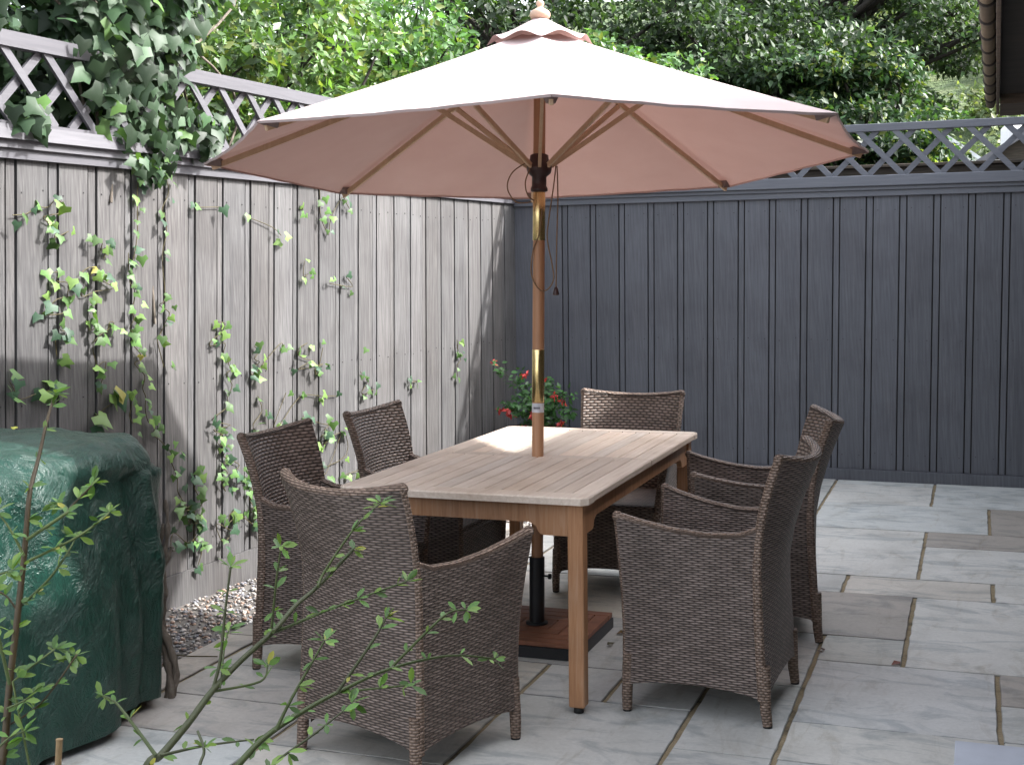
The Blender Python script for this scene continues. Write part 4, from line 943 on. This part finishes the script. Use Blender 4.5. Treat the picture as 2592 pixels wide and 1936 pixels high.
# ---------------- shrubs and trees behind the fences ----------------
def foliage(name, parent, centers, radii, nper, size, base, hue, p_alt, seed, mat='tree_leaf', up=.5, T=OVAL_T, F_=OVAL_F, shell=.35, var=.35, off=None):
    rg = np.random.default_rng(seed); Ps = []
    for (c, r_) in zip(centers, radii):
        d = rg.normal(0, 1, (nper, 3)); d /= np.linalg.norm(d, axis=1)[:, None]; rr = shell + (1 - shell) * rg.random(nper) ** .45
        Ps.append(np.array(c)[None] + d * rr[:, None] * np.array(r_)[None])
    Ps = np.concatenate(Ps); n = len(Ps)
    Nn = rg.normal(0, .55, (n, 3)) + np.array([.25, -.25, up]); Tt = rg.normal(0, .8, (n, 3)) + np.array([0, 0, -.5])
    cl = np.repeat(np.exp(rg.normal(0, .18, len(centers))), nper)[:, None]
    tn = tones_for(rg, n, base, var, hue, p_alt) * cl
    o = leaf_mesh(name, M[mat], Ps, Nn, Tt, rg.uniform(size[0], size[1], n), T, F_, np.clip(tn, 0, .7), parent)
    if off is not None: o.location = off
    return o
def tree(loc, h, crown_c, crown_r, ncl, clr, nper, leaf, base, hue, p_alt, seed, lab, name='tree', group='trees and shrubs beyond the fences', trunk_r=.11, mat='tree_leaf', cut=None, shell=.3):
    rg = np.random.default_rng(seed); o = empty(name, loc); tag(o, lab, 'tree' if 'tree' in name else 'shrub', group)
    cs = []; 
    while len(cs) < ncl:
        d = rg.normal(0, 1, 3); d /= np.linalg.norm(d); c = np.array(crown_c) + d * np.array(crown_r) * (rg.random() ** .38)
        if cut and not cut(c, rg): continue
        cs.append(c)
    tk = MB(); tk.tube(bez([(0, 0, -.3), (.05, .03, h * .3), (-.04, .06, h * .6), (.03, 0, h * .95)], 5), [trunk_r * (1 - .8 * i / 15) for i in range(16)], 9)
    tk.build('trunk', M['tree_bark'], o)
    lm = MB()
    for k_, c in enumerate(cs):
        if k_ % 2 and ncl > 26: continue
        z0 = min(max(c[2] - loc[2] - rg.uniform(.5, 1.3), h * .15), h * .85); a = Vector((.02, .03, z0)); e = Vector(c) - Vector(loc)
        md = a.lerp(e, .5) + Vector(rg.normal(0, .08, 3)); lm.tube(bez([a, md, e], 4), [trunk_r * .38 * (1 - .085 * i) for i in range(9)], 6)
    lm.build('branches', M['tree_bark'], o)
    radii = [np.array(clr) * rg.uniform(.65, 1.3) for _ in cs]
    foliage('crown', o, cs, radii, nper, leaf, base, hue, p_alt, seed + 5, mat, shell=shell, off=(-loc[0], -loc[1], -loc[2]))
    return o
# climbing hedge right behind the left fence
LG = (.070, .130, .042); YG = (.15, .19, .055); RD = (.20, .09, .03); DG = (.032, .060, .025)
tree((-.75, -3.25, 0), 2.6, (-.62, -3.0, 2.50), (.42, .75, .62), 46, (.17, .18, .13), 95, (.045, .095), LG, YG, .16, 31, 'bright yellow green climbing shrub just right of the ivy clump behind the fence', 'hedge_shrub', trunk_r=.04, mat='leaf')
tree((-.9, -1.9, 0), 2.8, (-.72, -1.75, 2.68), (.5, .95, .62), 62, (.18, .20, .13), 95, (.045, .088), (.085, .155, .045), YG, .18, 32, 'sunlit light green bushy shrub behind the grey fence left of the parasol canopy', 'hedge_shrub', trunk_r=.05, mat='leaf')
tree((-.9, -.2, 0), 3.0, (-.75, -.1, 2.85), (.75, 1.15, .72), 64, (.22, .24, .15), 110, (.045, .09), (.055, .12, .035), YG, .10, 33, "mid green leafy shrub behind the fence corner and the parasol's upper left", 'hedge_shrub', trunk_r=.05, mat='leaf')
tree((-1.2, -4.9, 0), 3.0, (-.95, -4.7, 2.5), (.55, .9, .9), 30, (.34, .36, .3), 260, (.05, .09), (.022, .05, .024), LG, .05, 34, 'dark leafy shrub behind the trellis at the left edge, behind the ivy clump', 'hedge_shrub', trunk_r=.05, mat='leaf')
tree((-2.6, -1.2, 0), 4.2, (-2.5, -1.2, 3.3), (1.0, 2.4, 1.6), 60, (.5, .5, .42), 380, (.05, .10), (.026, .056, .024), LG, .06, 35, 'dark tree rising behind the sunlit shrubs at the upper left', trunk_r=.09)
tree((.4, 1.5, 0), 3.2, (.30, 1.4, 2.75), (.80, .6, .65), 44, (.18, .19, .13), 100, (.045, .09), (.065, .135, .045), YG, .08, 36, 'ivy covered shrub with pale leaves just behind the parasol finial', 'hedge_shrub', trunk_r=.05, mat='leaf')
tree((-1.8, 4.4, 0), 4.4, (-1.7, 4.4, 3.2), (2.0, 1.2, 2.6), 130, (.40, .40, .22), 240, (.06, .12), DG, LG, .08, 41, 'dense dark green tree behind the fence corner left of the parasol finial')
tree((.9, 5.2, 0), 3.4, (.8, 5.0, 2.6), (1.8, 1.1, 1.65), 165, (.34, .34, .17), 250, (.06, .115), DG, LG, .12, 42, 'dark spreading tree behind the slate fence right of the parasol finial')
tree((2.1, 4.6, 0), 3.2, (1.75, 4.4, 2.45), (1.25, .8, 1.25), 125, (.30, .30, .12), 220, (.055, .105), (.030, .065, .026), YG, .12, 43, 'green tree with drooping sunlit branches behind the lattice at the right', cut=lambda c, r: c[0] < 2.80 - max(0, 2.6 - c[2]) * .35)
tree((1.2, 6.6, 0), 5.2, (1.1, 6.6, 4.3), (2.8, 1.0, 1.4), 130, (.36, .36, .20), 230, (.06, .10), DG, LG, .10, 44, 'thin topped tree with bare limbs and sky showing through at the upper right', trunk_r=.13, shell=.2)
tree((.2, 10.0, 0), 6.5, (-.2, 10.0, 2.6), (3.3, 1.2, 1.9), 70, (.7, .6, .5), 420, (.09, .15), (.024, .046, .022), LG, .05, 45, 'dark tree farthest back, filling the gaps behind the other trees', trunk_r=.16)

# ---------------- things beyond the right fence ----------------
tw = MB()
for k_ in range(5):
    z1 = 2.135 - k_ * .15
    tw.box((.3, .36, z1 - .146), (6.0, .40 - .004 * (k_ % 2), z1), random.uniform(.8, 1.2), .004)
tw.box((.3, .33, 2.136), (6.0, .43, 2.158), 1.4, .003)
for x in (.5, 2.2, 3.9, 5.6): tw.box((x, .401, 0), (x + .09, .49, 2.10), 1.0)
o = tw.build('timber_fence', M['timber_dark']); tag(o, 'old dark brown timber fence showing through the bottom of the slate lattice', 'fence')
# hill
hx = np.linspace(-120, 160, 70); hy = np.linspace(70, 320, 50); hm = MB()
hm.grid([[(x, y, -.3 + 55 * (1 - math.exp(-max(0, (y - 70)) / 90)) + 2.0 * mnoise.noise(Vector((x * .03, y * .03, 0))) + 1.2 * mnoise.noise(Vector((x * .11, y * .11, 3)))) for x in hx] for y in hy])
tag(hm.build('hill', M['hill']), kind='structure')
rgh = np.random.default_rng(77)
def hz(x, y): return -.3 + 55 * (1 - math.exp(-max(0, (y - 70)) / 90)) + 2.0 * mnoise.noise(Vector((x * .03, y * .03, 0)))
cs = []; rr = []
for _ in range(150):
    y = rgh.uniform(75, 150); x = 3 - .0 * y + rgh.uniform(-14, 6) - (y + 9) * .03; cs.append((x, y, hz(x, y) + 1.2)); rr.append(np.array([2.2, 2.2, 2.0]) * rgh.uniform(.6, 1.3))
wd = foliage('hillside_wood', None, cs, rr, 240, (.35, .7), (.09, .13, .055), (.16, .19, .08), .3, 78)
tag(wd, 'pale far wood on the hillside seen past the tree at the right', 'wood', kind='stuff')
def house(name, loc, w, d, h, rh, lab, wallm, roofm, rz=0):
    o = empty(name, loc, rz); tag(o, lab, 'house', 'neighbouring houses beyond the slate fence')
    wl = MB(); wl.box((-w / 2, 0, 0), (w / 2, d, h)); wl.add([(-w / 2, 0, h), (w / 2, 0, h), (0, 0, h + rh), (-w / 2, d, h), (w / 2, d, h), (0, d, h + rh)], [(0, 1, 2), (3, 5, 4)]); wl.build('wall', wallm, o)
    rf = MB()
    for sx in (-1, 1):
        a = Vector((0, -.15, h + rh)); b_ = Vector((sx * (w / 2 + .2), -.15, h - .2 * rh / (w / 2))); up = Vector((0, 0, .10)); e = Vector((0, d + .3, 0))
        vs = [a, b_, b_ + e, a + e]; vs = vs + [v + up for v in vs]; rf.add(vs, [(0, 1, 2, 3), (4, 7, 6, 5), (0, 4, 5, 1), (1, 5, 6, 2), (2, 6, 7, 3), (3, 7, 4, 0)])
    r_ = rf.build('roof', roofm, o); return o, r_
o, r_ = house('neighbour_house', (1.75, 24, 0), 2.6, 6, 3.35, .95, 'low white walled building with a pale grey roof seen through the lattice', M['white_wall'], M['pale_roof'])
wn = MB(); wn.box((-.5, -.03, 2.2), (.5, -.005, 3.0)); wn.build('window', M['glass'], o)
o, r_ = house('neighbour_house', (3.55, 14, 0), 2.4, 5, 2.75, .75, 'dark roofed house with a chimney pot at the right behind the lattice', M['timber_dark'], M['slate_roof'])
wn = MB(); wn.box((-1.0, -.05, 2.5), (-.45, -.005, 3.1)); wn.build('window', M['white_metal'], o)
cp = MB(); cp.lathe([(0, 0), (.13, 0), (.14, .30), (.17, .33), (.17, .38), (.12, .40), (0, .40)], (-.95, .3, 2.62), 14); cpo = cp.build('chimney_pot', M['terracotta'], r_)
cc_ = MB(); cc_.lathe([(.11, 0), (.12, .05), (.07, .10), (0, .11)], (-.95, .3, 3.02), 14); cc_.build('cowl', M['white_metal'], cpo)
# white van parked up the slope
van = empty('parked_van', (3.25, 17.5, 1.9)); tag(van, 'white van top showing above the slate lattice at the right edge', 'van')
v_ = MB(); v_.box((-.2, -.9, .4), (2.6, .9, 2.05), 1, .12); v_.build('body', M['white_metal'], van)
v_ = MB(); v_.box((.2, -.915, 1.25), (1.1, -.901, 1.75), 1, .004); v_.build('window', M['glass'], van)
for x in (.4, 2.0):
    v_ = MB(); v_.lathe([(0, -.1), (.3, -.1), (.32, 0), (.3, .1), (0, .1)], (x, -.75, .32), 20, 1, (0, 1, 0)); v_.build('wheel', M['rubber'], van)
bank = MB(); bank.grid([[(x, y, min(1.9, max(-.26, (y - 12) * .6))) for x in (-3, 0, 2, 4, 6, 9, 14)] for y in (11.6, 12, 14, 15.6, 16, 19, 23.9)])
tag(bank.build('grassy_bank', M['hill']), kind='structure')

# ---------------- house at the right of the patio ----------------
hs = empty('house', (3.9, 0, 0), rad(1.2)); tag(hs, 'dark house whose overhanging tiled eave comes in at the top right corner', 'house')
EX = -.560; EZ = 2.35; YE = -1.25
w_ = MB(); w_.box((0, -12, -.3), (.25, YE - .1, 2.7)); w_.build('wall', M['timber_dark'], hs)
w_ = MB(); w_.box((.06, YE - .09, -.3), (5.0, 5.0, 2.9)); w_.build('side_sun_blocker', M['timber_dark'], hs)  # unseen block, added to keep sun off the paving along the back fence
w_ = MB(); w_.box((.02, -12, 2.71), (5.0, -4.10, 3.48)); w_.build('upper_sun_blocker', M['timber_dark'], hs)  # added out of view to shade the cover and front shrubs, low enough to spare the canopy
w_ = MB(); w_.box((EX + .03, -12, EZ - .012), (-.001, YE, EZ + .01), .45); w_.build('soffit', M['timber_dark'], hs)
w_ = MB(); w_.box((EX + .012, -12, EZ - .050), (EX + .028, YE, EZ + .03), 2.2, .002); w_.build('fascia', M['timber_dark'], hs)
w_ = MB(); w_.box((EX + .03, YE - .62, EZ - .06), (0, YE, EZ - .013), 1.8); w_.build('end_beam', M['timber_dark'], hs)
rf = MB(); z0 = EZ + .03
rf.add([(EX - .02, -12, z0), (EX - .02, YE + .02, z0), (3.4, YE + .02, z0 + 3.2), (3.4, -12, z0 + 3.2), (7.4, -12, z0), (7.4, YE + .02, z0), (EX - .02, -12, z0 - .03), (EX - .02, YE + .02, z0 - .03), (3.4, YE + .02, z0 + 3.1), (3.4, -12, z0 + 3.1)], [(0, 3, 2, 1), (3, 4, 5, 2), (0, 1, 7, 6), (6, 7, 8, 9), (1, 2, 8, 7), (5, 2, 8)])
roof = rf.build('roof', M['slate_roof'], hs)
gt = MB(); y = -12.0; PT = .36
while y < YE - .1:
    k_ = random.uniform(.6, 1.3); aa = np.linspace(-.25, math.pi + .25, 11); xc = EX - .018
    k_ *= .8
    gt.grid([[(xc + .027 * math.cos(a) * q_, y + dy, EZ + .012 - .027 * math.sin(a) * q_) for a in aa] for dy, q_ in ((-.02, .96), (.03, 1.0), (.2, .98), (PT - .01, .96))], None, (k_, k_ * .95, k_ * .85), True)
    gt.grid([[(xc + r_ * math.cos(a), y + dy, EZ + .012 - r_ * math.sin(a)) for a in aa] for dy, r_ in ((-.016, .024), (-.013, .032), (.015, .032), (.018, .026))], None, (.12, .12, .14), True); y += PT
gt.build('eave_tiles', M['tile'], roof)

# ---------------- foreground shrubs ----------------
def twig_plant(name, branches, lab, seed, stem_tone, root):
    rg = np.random.default_rng(seed); o = empty(name, root); tag(o, lab, 'shrub'); off = tuple(-c for c in root)
    base_pts = []
    P_, Nn, Tt, Sz = [], [], [], []
    for bi, (pts, r0, r1) in enumerate(branches):
        pts = [Vector(p) for p in pts]; path = bez(pts, 5); n = len(path)
        if bi in (0, 5) and name == 'foreground_shrub' or (bi == 0):
            path = bez([Vector(root), Vector(root).lerp(path[0], .6) + Vector((.03, .02, 0)), path[0]], 6)[:-1] + path; n = len(path)
        s_ = MB(); s_.tube(path, [1.3 * (r0 + (r1 - r0) * i / (n - 1)) for i in range(n)], 8, stem_tone[bi % len(stem_tone)])
        b_ = s_.build('branch', M['twig'], o); b_.location = off
        # knots at nodes + leaf whorls along the twig
        Ltot = sum((path[i + 1] - path[i]).length for i in range(n - 1)); step = .045; acc = 0; d_next = .03
        thick = r0 > .004
        for i in range(1, n):
            seg = (path[i] - path[i - 1]).length; acc += seg
            if path[i].z < .62: d_next = acc + .02; continue
            if acc > d_next or i == n - 1:
                d_next = acc + rg.uniform(.026, .045) * (1.5 if thick else 1)
                dirn = (path[i] - path[i - 1]).normalized()
                k_ = 7 if i == n - 1 else (2 if thick else int(rg.integers(2, 5)))
                if seed == 52: k_ += 2
                for _ in range(k_):
                    d = Vector(rg.normal(0, 1, 3)).normalized(); d = (d + dirn * (.9 if i == n - 1 else .5)).normalized()
                    P_.append(tuple(path[i] + d * .002)); Tt.append(tuple(d)); Nn.append(tuple(Vector((0, -.3, 1)) + Vector(rg.normal(0, .5, 3)))); Sz.append(rg.uniform(.015, .029) * (1.15 if i == n - 1 else 1))
    n = len(P_); tn = tones_for(rg, n, (.085, .17, .042), .28, (.15, .24, .055), .35); mk = rg.random(n) < .03; tn[mk] = np.array([.33, .32, .06])
    f_ = leaf_mesh('leaves', M['leaf'], P_, Nn, Tt, Sz, NARROW_T, NARROW_F, tn, o); f_.location = off
    return o
twig_plant('foreground_shrub', BR_MAIN, 'spreading green stemmed shrub with small leaves in front of the nearest chair', 51, [(1, 1, 1), (1.1, 1.3, .8), (1.0, 1.2, .8)], (2.72, -7.75, 0))
twig_plant('foreground_shrub', BR_LEFT, 'upright shrub with a dark red stem at the left, before the green cover', 52, [(1.0, .55, .5), (1.1, 1.4, .9), (1.6, 1.9, 1.3)], (2.25, -7.75, 0))
cp_, r0, r1 = CANE; a, b_ = Vector(cp_[0]), Vector(cp_[-1]); g0 = a + (a - b_) * ((a.z + .02) / (b_ - a).z)
ce = empty('bamboo_cane', (g0.x, g0.y, 0)); tag(ce, 'cut bamboo cane standing at the bottom left corner among the shrub stems', 'cane')
c_ = MB(); c_.tube([g0, a, b_], .0052, 12); o = c_.build('shaft', M['cane'], ce); o.location = (-g0.x, -g0.y, 0)
c_ = MB(); c_.tube([b_ - (b_ - a).normalized() * .002, b_ + (b_ - a).normalized() * .0008], .0057, 12); o = c_.build('joint', M['cane'], ce); o.location = (-g0.x, -g0.y, 0)

# ---------------- dry twig on the paving beside the cover
tw2 = empty('dry_twig', (.52, -5.02, 0)); tag(tw2, 'small forked dry twig lying on the paving beside the green cover', 'twig')
t_ = MB(); t_.tube(bez([(-.12, -.01, .008), (-.02, .0, .015), (.05, .03, .008), (.16, .05, .012)], 4), .0028, 6, (1.2, .8, .6)); t_.build('stem', M['twig'], tw2)
t_ = MB(); t_.tube(bez([(-.03, 0, .013), (.01, -.03, .02), (.05, -.07, .008)], 4), .0018, 5, (1.2, .8, .6)); t_.build('side_twig', M['twig'], tw2)
# ---------------- fallen leaves ----------------
rg = np.random.default_rng(5)
def fallen(x, y, z, s, col, lab, ivy=False):
    o = leaf_mesh('fallen_leaf', M['ivy'], [(x, y, z)], [(.15, -.1, 1)], [(rg.normal(), rg.normal(), .1)], [s], IVY_T if ivy else OVAL_T, IVY_F if ivy else OVAL_F, [col])
    tag(o, lab, 'fallen leaf'); return o
fallen(3.147, -4.166, .006, .055, (.20, .05, .03), 'curled reddish brown leaf on the large stained slab at the right')
fallen(2.86, -4.12, .006, .035, (.09, .035, .02), 'tiny brown leaf scrap on the paving right of the wicker chairs')
fallen(2.83, -4.125, .005, .03, (.07, .03, .02), 'small dark seed husk beside the tiny leaf scrap on the paving')
fallen(2.07, -4.12, .010, .055, (.16, .09, .03), 'crumpled brown leaf at the far right corner of the parasol base')
fallen(2.05, -4.33, .010, .05, (.10, .09, .06), 'grey green dead leaf along the right edge of the parasol base')
fallen(1.86, -4.88, .006, .05, (.22, .22, .13), 'pale folded leaf on the slab left of the front table leg')
fallen(.42, -5.72, .975, .05, (.42, .44, .08), 'yellow leaf lying on top of the green cover')
